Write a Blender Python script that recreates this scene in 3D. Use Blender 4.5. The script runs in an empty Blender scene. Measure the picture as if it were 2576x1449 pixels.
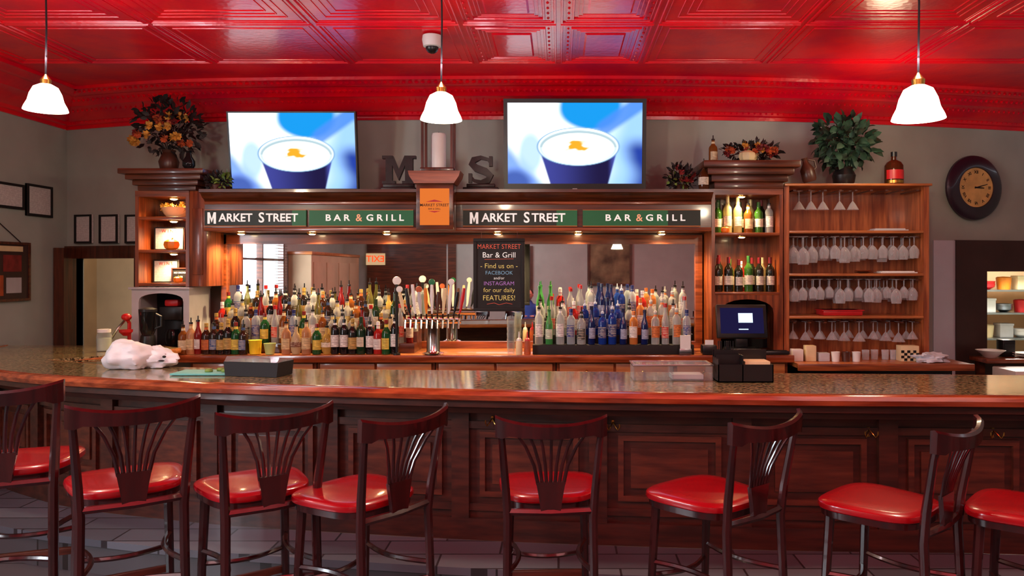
import bpy,bmesh,math,random
from mathutils import Vector,Matrix,noise
R=math.radians
random.seed(7)
S=bpy.context.scene; C=S.collection
F=1950;VX=1405;HY=680;CZ=1.7
def WX(x,D): return (x-VX)*D/F
def WZ(y,D): return CZ-(y-HY)*D/F
def lin(v): v/=255; return v/12.92 if v<=.04045 else ((v+.055)/1.055)**2.4
def c(r,g,b): return (lin(r),lin(g),lin(b),1)
# ---------------- materials
def mk(name):
    m=bpy.data.materials.new(name); m.use_nodes=True; nt=m.node_tree; nt.nodes.clear()
    out=nt.nodes.new('ShaderNodeOutputMaterial'); return m,nt,out
def bsdf(nt,rough,metal,coat=0):
    b=nt.nodes.new('ShaderNodeBsdfPrincipled'); b.inputs['Roughness'].default_value=rough; b.inputs['Metallic'].default_value=metal
    b.inputs['Coat Weight'].default_value=coat; b.inputs['Coat Roughness'].default_value=.08; return b
def plain(name,col,rough=.5,metal=0,var=.15,scale=9,bump=0,coat=0,emit=0,stretch=(1,1,1),c2=None,pos=(.35,.68)):
    m,nt,out=mk(name); b=bsdf(nt,rough,metal,coat); N=nt.nodes; L=nt.links
    tc=N.new('ShaderNodeTexCoord'); mp=N.new('ShaderNodeMapping'); mp.inputs['Scale'].default_value=stretch
    no=N.new('ShaderNodeTexNoise'); no.inputs['Scale'].default_value=scale; no.inputs['Detail'].default_value=5
    L.new(tc.outputs['Object'],mp.inputs[0]); L.new(mp.outputs[0],no.inputs['Vector'])
    rp=N.new('ShaderNodeValToRGB'); e=rp.color_ramp.elements
    e[0].position=pos[0]; e[1].position=pos[1]
    e[0].color=[v*(1-var) for v in col[:3]]+[1]; e[1].color=c2 or [min(1,v*(1+var)) for v in col[:3]]+[1]
    L.new(no.outputs[0],rp.inputs[0]); L.new(rp.outputs[0],b.inputs['Base Color'])
    if bump:
        bp=N.new('ShaderNodeBump'); bp.inputs['Strength'].default_value=bump; bp.inputs['Distance'].default_value=.01
        L.new(no.outputs[0],bp.inputs['Height']); L.new(bp.outputs[0],b.inputs['Normal'])
    if emit:
        L.new(rp.outputs[0],b.inputs['Emission Color']); b.inputs['Emission Strength'].default_value=emit
    L.new(b.outputs[0],out.inputs[0]); return m
def wood(name,c1,c2,axis='x',rough=.3,coat=.3):
    st={'x':(1.2,14,14),'z':(14,14,1.2),'y':(14,1.2,14)}[axis]
    return plain(name,c1,rough,0,0,2.2,.08,coat,0,st,c2)
def emit(name,col,st):
    m,nt,out=mk(name); e=nt.nodes.new('ShaderNodeEmission'); e.inputs[0].default_value=col; e.inputs[1].default_value=st
    nt.links.new(e.outputs[0],out.inputs[0]); return m
def glass(name,col,tr,rough=.08,tcol=None,edge=.3):
    m,nt,out=mk(name); b=bsdf(nt,rough,0); b.inputs['Base Color'].default_value=col
    t=nt.nodes.new('ShaderNodeBsdfTransparent'); t.inputs[0].default_value=tcol or [v**.35 for v in col[:3]]+[1]
    lw=nt.nodes.new('ShaderNodeLayerWeight'); lw.inputs[0].default_value=.35
    mr=nt.nodes.new('ShaderNodeMapRange'); mr.inputs[3].default_value=tr; mr.inputs[4].default_value=tr*edge
    nt.links.new(lw.outputs['Facing'],mr.inputs[0])
    mx=nt.nodes.new('ShaderNodeMixShader'); nt.links.new(mr.outputs[0],mx.inputs[0])
    nt.links.new(b.outputs[0],mx.inputs[1]); nt.links.new(t.outputs[0],mx.inputs[2]); nt.links.new(mx.outputs[0],out.inputs[0]); return m
def lined(name,paper,ink,scale=40,rough=.6,emitv=0):
    m,nt,out=mk(name); N=nt.nodes; L=nt.links; b=bsdf(nt,rough,0)
    tc=N.new('ShaderNodeTexCoord'); w=N.new('ShaderNodeTexWave'); w.bands_direction='Z'; w.inputs['Scale'].default_value=scale
    no=N.new('ShaderNodeTexNoise'); no.inputs['Scale'].default_value=scale*1.5
    L.new(tc.outputs['Object'],w.inputs[0]); L.new(tc.outputs['Object'],no.inputs['Vector'])
    mu=N.new('ShaderNodeMath'); mu.operation='MULTIPLY'; L.new(w.outputs['Fac'],mu.inputs[0]); L.new(no.outputs[0],mu.inputs[1])
    rp=N.new('ShaderNodeValToRGB'); e=rp.color_ramp.elements; e[0].position=.36;e[1].position=.46;e[0].color=paper;e[1].color=ink
    L.new(mu.outputs[0],rp.inputs[0]); L.new(rp.outputs[0],b.inputs['Base Color']); 
    if emitv: L.new(rp.outputs[0],b.inputs['Emission Color']); b.inputs['Emission Strength'].default_value=emitv
    L.new(b.outputs[0],out.inputs[0]); return m
M={}
M['wall']=plain('grey_wall',c(168,176,168),.8,0,.06,3,.15)
M['walllite']=plain('pale_wall',c(205,213,224),.8,0,.05,3)
M['beige']=plain('beige_wall',c(190,160,126),.8,0,.08,3)
M['darkpanel']=plain('dark_brown_panel',c(62,40,36),.6,0,.2,3)
M['wood']=wood('warm_oak',c(98,44,19),c(164,84,42),'x')
M['woodz']=wood('warm_oak_vertical',c(94,42,19),c(160,80,40),'z')
M['rackwood']=wood('honey_oak',c(124,58,27),c(186,104,58),'z',.35)
M['wooddk']=wood('dark_oak',c(58,27,16),c(106,52,27),'x')
M['wooddkz']=wood('dark_oak_vertical',c(52,24,14),c(96,46,25),'z')
M['woodlt']=wood('light_oak',c(154,84,42),c(204,126,68),'x',.35)
M['barfront']=wood('bar_front_oak',c(52,24,16),c(84,40,26),'x',.4)
M['barpanel']=wood('bar_panel_oak',c(68,31,20),c(108,53,33),'x',.4)
M['edge']=wood('counter_edge_oak',c(112,46,22),c(170,84,44),'x',.18,.6)
M['mahog']=wood('mahogany',c(34,11,13),c(62,20,20),'z',.25,.5)
M['redseat']=plain('red_vinyl',c(158,4,20),.27,0,.1,6,.03,.5)
M['granite']=plain('granite',c(52,44,28),.13,0,.0,60,0,.3,0,(1,1,1),c(170,150,104),(.4,.62))
M['black']=plain('black_plastic',c(20,20,22),.35,0,.2)
M['blackm']=plain('black_matte',c(16,15,17),.7,0,.2)
M['letter']=plain('dark_rusted_metal',c(30,12,14),.4,.2,.4,30)
M['white']=plain('white_plastic',c(225,225,222),.4,0,.04)
M['greywhite']=plain('grey_white_paint',c(186,186,190),.5,0,.06)
M['chrome']=plain('chrome',c(205,200,195),.14,1,.05)
M['gold']=plain('brass',c(200,150,70),.25,1,.1)
M['green']=plain('sign_green',c(16,104,62),.5,0,.1,3,0,0,.1)  # slight emission added so the unlit green boards look brighter
M['signblk']=plain('sign_dark_green',c(12,34,26),.5,0,.1,3)
M['orange']=plain('orange_line',c(214,120,40),.5,0,.05)
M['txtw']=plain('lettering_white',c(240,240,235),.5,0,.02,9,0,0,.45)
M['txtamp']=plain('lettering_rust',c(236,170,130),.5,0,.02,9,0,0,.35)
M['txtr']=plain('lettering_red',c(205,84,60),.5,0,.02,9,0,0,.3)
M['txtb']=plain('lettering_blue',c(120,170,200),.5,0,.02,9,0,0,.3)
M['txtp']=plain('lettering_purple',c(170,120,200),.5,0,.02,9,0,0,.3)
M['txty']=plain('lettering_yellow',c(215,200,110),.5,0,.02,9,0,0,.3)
M['chalk']=plain('chalkboard_black',c(26,26,28),.7,0,.5,5)
M['leaf']=plain('leaf_green',c(38,66,50),.6,0,.5,12)
M['leafdk']=plain('leaf_dark',c(40,34,34),.6,0,.5,12)
M['leaflt']=plain('leaf_light',c(110,140,60),.6,0,.3,12)
M['fly']=plain('flower_yellow',c(205,150,60),.6,0,.3,12)
M['flr']=plain('flower_red',c(128,38,36),.6,0,.3,12)
M['flo']=plain('flower_orange',c(180,84,42),.6,0,.3,12)
M['pump']=plain('pumpkin_orange',c(230,130,30),.45,0,.2,6)
M['palepump']=plain('pumpkin_cream',c(226,210,160),.5,0,.15,6)
M['brown']=plain('brown_ceramic',c(80,46,34),.35,0,.2)
M['teal']=plain('teal_board',c(96,180,172),.5,0,.06)
M['paper']=lined('printed_paper',c(214,214,212),c(170,168,170),34)
M['postr']=plain('poster_ground',c(58,36,34),.5,0,.15)
M['kraft']=plain('cream_paper',c(225,205,160),.6,0,.06)
M['bag']=plain('white_bag_plastic',c(222,228,234),.45,0,.05,6,.1)
M['clear']=glass('clear_plastic',c(190,196,198),.92,.05,c(248,250,250),.6)
M['wineglass']=glass('drinking_glass',c(228,228,232),.8,.03,c(250,250,250),.2)
M['lamp']=emit('lamp_shade_glow',(1,.84,.58,1),11)
M['bulb']=emit('puck_glow',(1,.76,.42,1),50)
M['orangelit']=emit('lit_orange_panel',c(232,120,50),.95)
M['exit']=emit('lit_exit_red',c(245,60,20),2.8)
M['exithouse']=emit('lit_exit_housing',c(240,190,140),1.0)
M['mirror']=plain('mirror_silver',c(212,218,220),.012,1,.0)
M['blue']=plain('blue_cloth',c(40,80,160),.8,0,.1)
M['skin']=plain('skin',c(200,150,125),.5,0,.05)
M['hair']=plain('dark_hair',c(40,26,20),.6,0,.2)
M['redpl']=plain('red_plastic',c(190,30,34),.35,0,.1)
M['yellow']=plain('yellow_plastic',c(230,200,40),.4,0,.1)
M['ltgreen']=plain('pale_green',c(176,196,120),.4,0,.1)
M['steel']=plain('stainless',c(160,165,170),.3,1,.08)
M['jarfill']=plain('pale_jar_fill',c(205,215,185),.3,0,.1)
M['darkglass']=glass('smoked_glass',c(30,32,34),.45,.08,c(120,120,125))
M['clockface']=plain('aged_gold_face',c(226,184,112),.5,0,.2,8)
M['purple']=plain('dark_purple_rim',c(42,26,44),.3,0,.2,6,0,.4)
M['paint']=plain('brown_landscape',c(100,84,54),.6,0,.6,2.5,0,0,0,(1,1,1),c(150,134,96))
def tin():
    m,nt,out=mk('red_pressed_tin'); N=nt.nodes;L=nt.links; b=bsdf(nt,.25,0,.2); b.inputs['Coat Roughness'].default_value=.14; b.inputs['Specular IOR Level'].default_value=.38
    tc=N.new('ShaderNodeTexCoord'); 
    vo=N.new('ShaderNodeTexVoronoi'); vo.inputs['Scale'].default_value=26
    no=N.new('ShaderNodeTexNoise'); no.inputs['Scale'].default_value=2.5; no.inputs['Detail'].default_value=3
    L.new(tc.outputs['Object'],vo.inputs['Vector']);L.new(tc.outputs['Object'],no.inputs['Vector'])
    a=N.new('ShaderNodeMath');a.operation='MULTIPLY_ADD';a.inputs[1].default_value=.25;L.new(vo.outputs['Distance'],a.inputs[0]);L.new(no.outputs[0],a.inputs[2])
    bp=N.new('ShaderNodeBump');bp.inputs['Strength'].default_value=.2;bp.inputs['Distance'].default_value=.02
    L.new(a.outputs[0],bp.inputs['Height']);L.new(bp.outputs[0],b.inputs['Normal'])
    rp=N.new('ShaderNodeValToRGB');e=rp.color_ramp.elements;e[0].color=c(214,2,44);e[1].color=c(246,6,30);e[0].position=.35;e[1].position=.6
    L.new(no.outputs[0],rp.inputs[0]);L.new(rp.outputs[0],b.inputs['Base Color'])
    L.new(b.outputs[0],out.inputs[0]);return m
M['tin']=tin()
def tiles(name,a,b_,mo,w=.6,h=.3):
    m,nt,out=mk(name); N=nt.nodes;L=nt.links; b=bsdf(nt,.3,0,.15)
    tc=N.new('ShaderNodeTexCoord'); br=N.new('ShaderNodeTexBrick'); br.offset=.5; br.inputs['Scale'].default_value=1
    br.inputs['Brick Width'].default_value=w; br.inputs['Row Height'].default_value=h; br.inputs['Mortar Size'].default_value=.006
    br.inputs['Color1'].default_value=a; br.inputs['Color2'].default_value=b_; br.inputs['Mortar'].default_value=mo
    L.new(tc.outputs['Object'],br.inputs['Vector']); L.new(br.outputs['Color'],b.inputs['Base Color']); L.new(b.outputs[0],out.inputs[0]); return m
M['floor']=tiles('grey_floor_tile',c(78,76,80),c(96,94,98),c(46,42,42))
M['step']=tiles('blue_grey_step_tile',c(92,98,108),c(116,122,132),c(50,48,52),.62,.2)
def vcol():
    m,nt,out=mk('screen_picture'); N=nt.nodes;L=nt.links
    at=N.new('ShaderNodeAttribute'); at.attribute_name='Col'; em=N.new('ShaderNodeEmission'); em.inputs[1].default_value=1.3
    L.new(at.outputs['Color'],em.inputs[0]); L.new(em.outputs[0],out.inputs[0]); return m
M['screen']=vcol()
# ---------------- mesh builder
class MB:
    def __init__(s): s.bm=bmesh.new()
    def _x(s,vs,Mx):
        if Mx is not None:
            for v in vs: v.co=Mx@v.co
    def box(s,x0,x1,y0,y1,z0,z1,Mx=None,bev=0):
        r=bmesh.ops.create_cube(s.bm,size=1); vs=r['verts']
        for v in vs: v.co=Vector(((x0+x1)/2+v.co.x*(x1-x0),(y0+y1)/2+v.co.y*(y1-y0),(z0+z1)/2+v.co.z*(z1-z0)))
        if bev:
            es=list({e for v in vs for e in v.link_edges})
            rr=bmesh.ops.bevel(s.bm,geom=es,offset=bev,segments=2,affect='EDGES',profile=.5)
            vs=list({v for f in rr['faces'] for v in f.verts}|{v for v in vs if v.is_valid})
        s._x(vs,Mx); return s
    def ridge(s,x0,x1,y0,y1,z0,z1,b):
        A=[s.bm.verts.new(q) for q in ((x0,y0,z1),(x1,y0,z1),(x1,y1,z1),(x0,y1,z1))]
        B=[s.bm.verts.new(q) for q in ((x0+b,y0+b,z0),(x1-b,y0+b,z0),(x1-b,y1-b,z0),(x0+b,y1-b,z0))]
        s.bm.faces.new(A); s.bm.faces.new(B[::-1])
        for i in range(4): s.bm.faces.new((A[i],B[i],B[(i+1)%4],A[(i+1)%4]))
        return s
    def bead(s,x,y,z,a,b,h):
        v=[s.bm.verts.new(q) for q in ((x-a,y,z),(x,y-b,z),(x+a,y,z),(x,y+b,z),(x,y,z-h),(x,y,z+h))]
        for i in range(4): s.bm.faces.new((v[i],v[(i+1)%4],v[4])); s.bm.faces.new((v[i],v[(i+1)%4],v[5]))
    def prism(s,pts,a0,a1,axis='y',Mx=None):
        def mkv(p,a): return {'y':(p[0],a,p[1]),'z':(p[0],p[1],a),'x':(a,p[0],p[1])}[axis]
        A=[s.bm.verts.new(mkv(p,a0)) for p in pts]; B=[s.bm.verts.new(mkv(p,a1)) for p in pts]; n=len(pts)
        s.bm.faces.new(A); s.bm.faces.new(B[::-1])
        for i in range(n): s.bm.faces.new((A[i],B[i],B[(i+1)%n],A[(i+1)%n]))
        s._x(A+B,Mx); return s
    def lathe(s,prof,cx=0,cy=0,cz=0,seg=16,Mx=None,cap=True,ang=None):
        rings=[];al=[]
        for r,z in prof:
            ring=[]
            for k in range(seg):
                a=2*math.pi*k/seg; ring.append(s.bm.verts.new((cx+r*math.cos(a),cy+r*math.sin(a),cz+z)))
            rings.append(ring); al+=ring
        for A,B in zip(rings,rings[1:]):
            for k in range(seg): s.bm.faces.new((A[k],A[(k+1)%seg],B[(k+1)%seg],B[k]))
        if cap:
            if prof[0][0]>1e-5: s.bm.faces.new(rings[0][::-1])
            if prof[-1][0]>1e-5: s.bm.faces.new(rings[-1])
        s._x(al,Mx); return s
    def arc(s,r,z0,z1,a0,a1,seg=8,cx=0,cy=0,t=.0015):
        A=[]
        for k in range(seg+1):
            a=a0+(a1-a0)*k/seg
            A.append([s.bm.verts.new((cx+rr*math.cos(a),cy+rr*math.sin(a),z)) for rr,z in ((r,z0),(r,z1),(r+t,z1),(r+t,z0))])
        for P,Q in zip(A,A[1:]):
            for j in range(4): s.bm.faces.new((P[j],P[(j+1)%4],Q[(j+1)%4],Q[j]))
        s.bm.faces.new(A[0]); s.bm.faces.new(A[-1][::-1]); return s
    def tube(s,pts,r,seg=8,ref=None,flat=None,closed=False,Mx=None):
        pts=[Vector(p) for p in pts]; n=len(pts); rings=[]
        d=pts[-1]-pts[0]
        if ref is None: ref=Vector((1,0,0)) if abs(d.z)>abs(d.x) and abs(d.z)>abs(d.y)*.5 else Vector((0,0,1))
        ref=Vector(ref)
        for i,p in enumerate(pts):
            if closed: t=pts[(i+1)%n]-pts[i-1]
            else: t=pts[min(i+1,n-1)]-pts[max(i-1,0)]
            t.normalize(); a=(ref-t*ref.dot(t)).normalized(); b=t.cross(a)
            rr=r[i] if isinstance(r,(list,tuple)) else r
            ra,rb=(rr,rr) if not flat else (rr*flat[0],rr*flat[1])
            rings.append([s.bm.verts.new(p+a*ra*math.cos(2*math.pi*(k+.5)/seg)+b*rb*math.sin(2*math.pi*(k+.5)/seg)) for k in range(seg)])
        rg=range(n) if closed else range(n-1)
        for i in rg:
            A=rings[i];B=rings[(i+1)%n]
            for k in range(seg): s.bm.faces.new((A[k],A[(k+1)%seg],B[(k+1)%seg],B[k]))
        if not closed: s.bm.faces.new(rings[0][::-1]); s.bm.faces.new(rings[-1])
        s._x([v for q in rings for v in q],Mx); return s
    def ell(s,c0,rx,ry,rz,seg=12,Mx=None):
        r=bmesh.ops.create_uvsphere(s.bm,u_segments=seg,v_segments=max(6,seg*2//3),radius=1)
        for v in r['verts']: v.co=Vector((c0[0]+v.co.x*rx,c0[1]+v.co.y*ry,c0[2]+v.co.z*rz))
        s._x(r['verts'],Mx); return s
    def leaf(s,p,d,L,w):
        p=Vector(p); d=Vector(d).normalized(); sd=d.cross(Vector((random.uniform(-1,1),random.uniform(-1,1),.6))).normalized(); up=sd.cross(d)
        q=[p,p+d*L*.3+sd*w*.9,p+d*L*.7+sd*w*.75,p+d*L-up*L*.15,p+d*L*.7-sd*w*.75,p+d*L*.3-sd*w*.9]; m=p+d*L*.5+up*w*.3
        v=[s.bm.verts.new(x) for x in q]; mv=s.bm.verts.new(m)
        for i in range(6): s.bm.faces.new((v[i],v[(i+1)%6],mv))
        return s
def finish(mb,name,mat,off=None,ang=.6):
    bm=mb.bm
    if off is not None:
        for v in bm.verts: v.co-=off
    bmesh.ops.recalc_face_normals(bm,faces=bm.faces)
    for f in bm.faces: f.smooth=True
    for e in bm.edges:
        if len(e.link_faces)==2 and e.calc_face_angle(0)>ang: e.smooth=False
    me=bpy.data.meshes.new(name); bm.to_mesh(me); bm.free()
    me.materials.append(M[mat] if isinstance(mat,str) else mat)
    o=bpy.data.objects.new(name,me); C.objects.link(o); return o
def thing(name,label,cat,loc=(0,0,0),rz=0,group=None,rx=0):
    o=bpy.data.objects.new(name,None); o.empty_display_size=.05; C.objects.link(o)
    o.location=loc; o.rotation_euler=(rx,0,rz); o['label']=label; o['category']=cat
    if group:o['group']=group
    return o
def put(mb,name,mat,parent=None,world=False,label=None):
    off=None
    if world:
        off=Vector((0,0,0)); q=parent
        while q: off+=Vector(q.location); q=q.parent
    o=finish(mb,name,mat,off); o.parent=parent
    if label:o['label']=label
    return o
def solo(mb,name,mat,label,cat,loc=(0,0,0),rz=0,group=None,world=False):
    o=finish(mb,name,mat,Vector(loc) if world else None); o.location=loc; o.rotation_euler=(0,0,rz)
    o['label']=label;o['category']=cat
    if group:o['group']=group
    return o
def struct(mb,name,mat):
    o=finish(mb,name,mat); o['kind']='structure'; return o
def dup(root,loc,rz=0,label=None,group=None,sc=None):
    r=root.copy(); C.objects.link(r); r.location=loc; r.rotation_euler=(root.rotation_euler.x,0,rz)
    if sc: r.scale=(sc,sc,sc)
    if label:r['label']=label
    if group:r['group']=group
    for ch in list(root.children):
        k=ch.copy(); C.objects.link(k); k.parent=r
        for g in list(ch.children):
            d=g.copy(); C.objects.link(d); d.parent=k
    return r
def text(s,size,mat,parent,loc,ext=.0015,off=0,sx=1,rot=(R(90),0,0),name='lettering',ax='CENTER'):
    cu=bpy.data.curves.new('t','FONT'); cu.body=s;cu.size=size;cu.extrude=ext;cu.offset=off;cu.align_x=ax;cu.align_y='CENTER';cu.resolution_u=3
    o=bpy.data.objects.new('t',cu);C.objects.link(o);bpy.context.view_layer.update()
    dg=bpy.context.evaluated_depsgraph_get(); me=bpy.data.meshes.new_from_object(o.evaluated_get(dg))
    bpy.data.objects.remove(o); me.transform(Matrix.Diagonal((sx,1,1,1))); me.materials.clear(); me.materials.append(M[mat])
    t=bpy.data.objects.new(name,me);C.objects.link(t);t.parent=parent;t.location=loc;t.rotation_euler=rot;return t
ORD='first second third fourth fifth sixth seventh eighth ninth tenth eleventh twelfth thirteenth fourteenth fifteenth sixteenth seventeenth eighteenth nineteenth twentieth'.split()
ORD+=['twenty-'+w for w in ORD[:9]]+['thirtieth']
def light(kind,loc,energy,col=(1,1,1),size=.1,rot=(0,0,0),spot=None,sy=None):
    l=bpy.data.lights.new(kind.lower()+'_light',kind); l.energy=energy; l.color=col
    if kind=='AREA':
        l.size=size
        if sy: l.shape='RECTANGLE'; l.size_y=sy
    else: l.shadow_soft_size=size
    if spot: l.spot_size=R(spot); l.spot_blend=.6
    o=bpy.data.objects.new(kind.lower()+'_light',l); C.objects.link(o); o.location=loc; o.rotation_euler=rot; return o
def cr(pts,n):
    out=[]; P=[Vector(p) for p in pts]; P=[2*P[0]-P[1]]+P+[2*P[-1]-P[-2]]
    for i in range(1,len(P)-2):
        for k in range(n):
            t=k/n; a,b,d,e=P[i-1],P[i],P[i+1],P[i+2]
            out.append(.5*((2*b)+(d-a)*t+(2*a-5*b+4*d-e)*t*t+(3*b-a-3*d+e)*t**3))
    out.append(P[-2]); return out
# ---------------- room shell
XL,XR,YF,ZC,ZK=-4.85,6.4,-3.5,3.36,3.1
WP=cr([(XL,7.65),(-3.9,7.36),(-3,7.2),(-1,7.12),(1,7.12),(2.4,7.25),(3.76,7.5),(5.0,7.8),(6.4,8.15)],6)
def wallY(x):
    for a,b in zip(WP,WP[1:]):
        if a.x<=x<=b.x: return a.y+(b.y-a.y)*(x-a.x)/(b.x-a.x)
    return WP[0].y if x<WP[0].x else WP[-1].y
def xs(a,b):
    return [a]+[p.x for p in WP if a+.02<p.x<b-.02]+[b]
def wstrip(mb,a,b,z0,z1,o0=0,o1=.12):
    X=xs(a,b); rg=[]
    for x in X:
        y=wallY(x); rg.append([mb.bm.verts.new(q) for q in ((x,y+o0,z0),(x,y+o0,z1),(x,y+o1,z1),(x,y+o1,z0))])
    for P,Q in zip(rg,rg[1:]):
        for j in range(4): mb.bm.faces.new((P[j],P[(j+1)%4],Q[(j+1)%4],Q[j]))
    mb.bm.faces.new(rg[0]);mb.bm.faces.new(rg[-1][::-1]); return mb
DXa,DXb=WX(190,7.6),-4.0     # doorway on the far left
KXa,KXb=WX(2470,7.65),5.2
m=MB(); wstrip(m,XL,DXa,0,3.3); wstrip(m,DXa,DXb,WZ(650,7.5),3.3); wstrip(m,DXb,KXa,0,3.3)
wstrip(m,KXa,KXb,WZ(683,7.7),3.3); wstrip(m,KXa,KXb,0,.88); wstrip(m,KXb,XR,0,3.3); struct(m,'wall_back','wall')
m=MB(); WY0,WY1,WZ0,WZ1=.3,2.3,1.2,2.6
m.box(XL-.12,XL,YF,WY0,0,3.3).box(XL-.12,XL,WY1,7.65,0,3.3).box(XL-.12,XL,WY0,WY1,0,WZ0).box(XL-.12,XL,WY0,WY1,WZ1,3.3); struct(m,'wall_left','wall')
m=MB().box(XR,XR+.1,YF,9,0,3.3); struct(m,'wall_right','wall')
m=MB().box(XL,XR,YF-.1,YF,0,3.3); struct(m,'wall_front','wall')
m=MB().box(XL-2,XR+1,YF-.1,11.5,-.1,0); struct(m,'floor','floor')
# ceiling
m=MB(); X=xs(XL,XR)
prof=[(0,ZK-.02),(.02,ZK-.02),(.025,ZK+.01),(.05,ZK+.02),(.06,ZK+.045),(.1,ZK+.06),(.15,ZK+.1),(.22,ZK+.14),(.25,ZK+.145),(.27,ZK+.165),(.36,ZK+.205),(.38,ZK+.2),(.42,ZK+.21),(.46,ZK+.235),(.49,ZK+.235),(.5,ZC)]
rows=[]
for x in X:
    y=wallY(x); rows.append([m.bm.verts.new((x,y-o,z)) for o,z in prof]+[m.bm.verts.new((x,YF,ZC)),m.bm.verts.new((x,YF,ZC+.1)),m.bm.verts.new((x,y,ZC+.1))])
for A,B in zip(rows,rows[1:]):
    for k in range(len(A)): m.bm.faces.new((A[k],A[(k+1)%len(A)],B[(k+1)%len(B)],B[k]))
def frame(mb,x0,x1,y0,y1,w,z0,b=.004):
    z1=ZC+.005
    mb.ridge(x0,x1,y0,y0+w,z0,z1,b).ridge(x0,x1,y1-w,y1,z0,z1,b).ridge(x0,x0+w,y0,y1,z0+.0004,z1,b).ridge(x1-w,x1,y0,y1,z0+.0004,z1,b)
cols=[-4.3,-3.75,-2.75,-1.65,-.66,0,.66,1.65,2.75,3.75,4.8,6.0]
for a,b in zip(cols,cols[1:]):
    for i in range(6):
        y1=6.2-i*1.0; y0=y1-.98
        frame(m,a+.012,b-.012,y0,y1,.022,ZC-.01,.006)
        frame(m,a+.045,b-.045,y0+.035,y1-.035,.01,ZC-.005,.003)
        if abs((a+b)/2)<.5:
            frame(m,a+.085,b-.085,y0+.08,y1-.08,.022,ZC-.01,.006); frame(m,a+.125,b-.125,y0+.13,y1-.13,.01,ZC-.006,.003); frame(m,a+.15,b-.15,y0+.16,y1-.16,.01,ZC-.006,.003)
            m.ridge(a+.18,b-.18,y0+.2,y1-.2,ZC-.009,ZC+.005,.02)
            for q in range(9):
                yy=y0+.1+q*(y1-y0-.2)/8
                for xx in (a+.068,b-.068): m.bead(xx,yy,ZC-.002,.01,.02,.008)
        elif i%2==0: frame(m,a+.1,b-.1,y0+.09,y1-.09,.012,ZC-.006,.004)
        else:
            for q in range(3): frame(m,a+.12+q*.05,b-.12-q*.05,y0+.12+q*.06,y1-.12-q*.06,.01,ZC-.005,.003)
x=-4.8
while x<6.3:   # fine embossed beads of the cornice
    y=wallY(x); m.bead(x,y-.31,ZK+.18,.02,.02,.016); m.bead(x,y-.055,ZK+.04,.018,.012,.012); m.bead(x,y-.18,ZK+.115,.012,.02,.014); m.bead(x,y-.44,ZK+.22,.02,.012,.01); x+=.055
pts=[(o,z) for o,z in prof]+[(.5,ZC+.05),(0,ZC+.05)]
m.prism([(XL+o,z) for o,z in pts],YF,7.6,'y')
struct(m,'ceiling','tin')
zd=WZ(650,7.5)
m=MB(); m.box(DXa-.1,DXa+.0,7.42,7.72,0,zd+.1).box(DXb,DXb+.1,7.3,7.5,0,zd+.1); wstrip(m,DXa-.1,DXb+.12,zd,zd+.12,-.06,.14); struct(m,'door_1','wooddkz')
m=MB().box(-5.6,-3.4,9.4,9.5,0,2.6).box(-5.7,-5.6,7.85,9.5,0,2.6).box(-3.5,-3.4,7.5,9.5,0,2.6).box(-5.7,-3.4,7.8,9.5,2.6,2.7); struct(m,'wall_corridor','beige')
m=MB().box(XL,XL+.03,6.3,7.6,.82,.9,bev=.006); struct(m,'trim_1','wood')
m=MB().box(XL,XL+.02,5.5,7.6,0,.82); struct(m,'trim_2','wooddk')
m=MB(); wstrip(m,WX(2342,7.5),WX(2396,7.55),0,WZ(605,7.5),-.02,0); struct(m,'wall_strip','walllite')  # paler strip laid over the back wall
m=MB(); zt=WZ(605,7.6); wstrip(m,WX(2396,7.55),KXa,0,zt,-.04,0); wstrip(m,KXa,KXb+.3,WZ(683,7.7),zt,-.04,0); wstrip(m,KXa,KXb+.3,0,.88,-.04,0); struct(m,'trim_4','darkpanel')
m=MB().box(3.6,6.6,10.0,10.1,0,2.6).box(3.5,3.6,7.7,10.1,0,2.6).box(6.6,6.7,8.4,10.1,0,2.6).box(3.5,6.7,8.3,10.1,2.6,2.7); struct(m,'wall_kitchen','beige')
m=MB()
for y0,y1 in ((WY0,WY0+.06),(WY1-.06,WY1),((WY0+WY1)/2-.02,(WY0+WY1)/2+.02)): m.box(XL-.08,XL+.02,y0,y1,WZ0,WZ1)
m.box(XL-.08,XL+.03,WY0,WY1,WZ0,WZ0+.06).box(XL-.08,XL+.02,WY0,WY1,WZ1-.06,WZ1).box(XL-.08,XL+.02,WY0,WY1,1.86,1.9); struct(m,'window_1','wooddk')
bl=thing('window_blind','dark slatted blind in the left wall window','blind',(XL+.05,.55,WZ0+.07))
m=MB(); 
for k in range(26): m.box(-.012,.02,-.25,.3,k*.05,k*.05+.008)
put(m,'slat','wooddk',bl)
put(MB().box(-.015,.025,-.26,.31,1.3,1.33),'head_rail','wooddk',bl)
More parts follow.
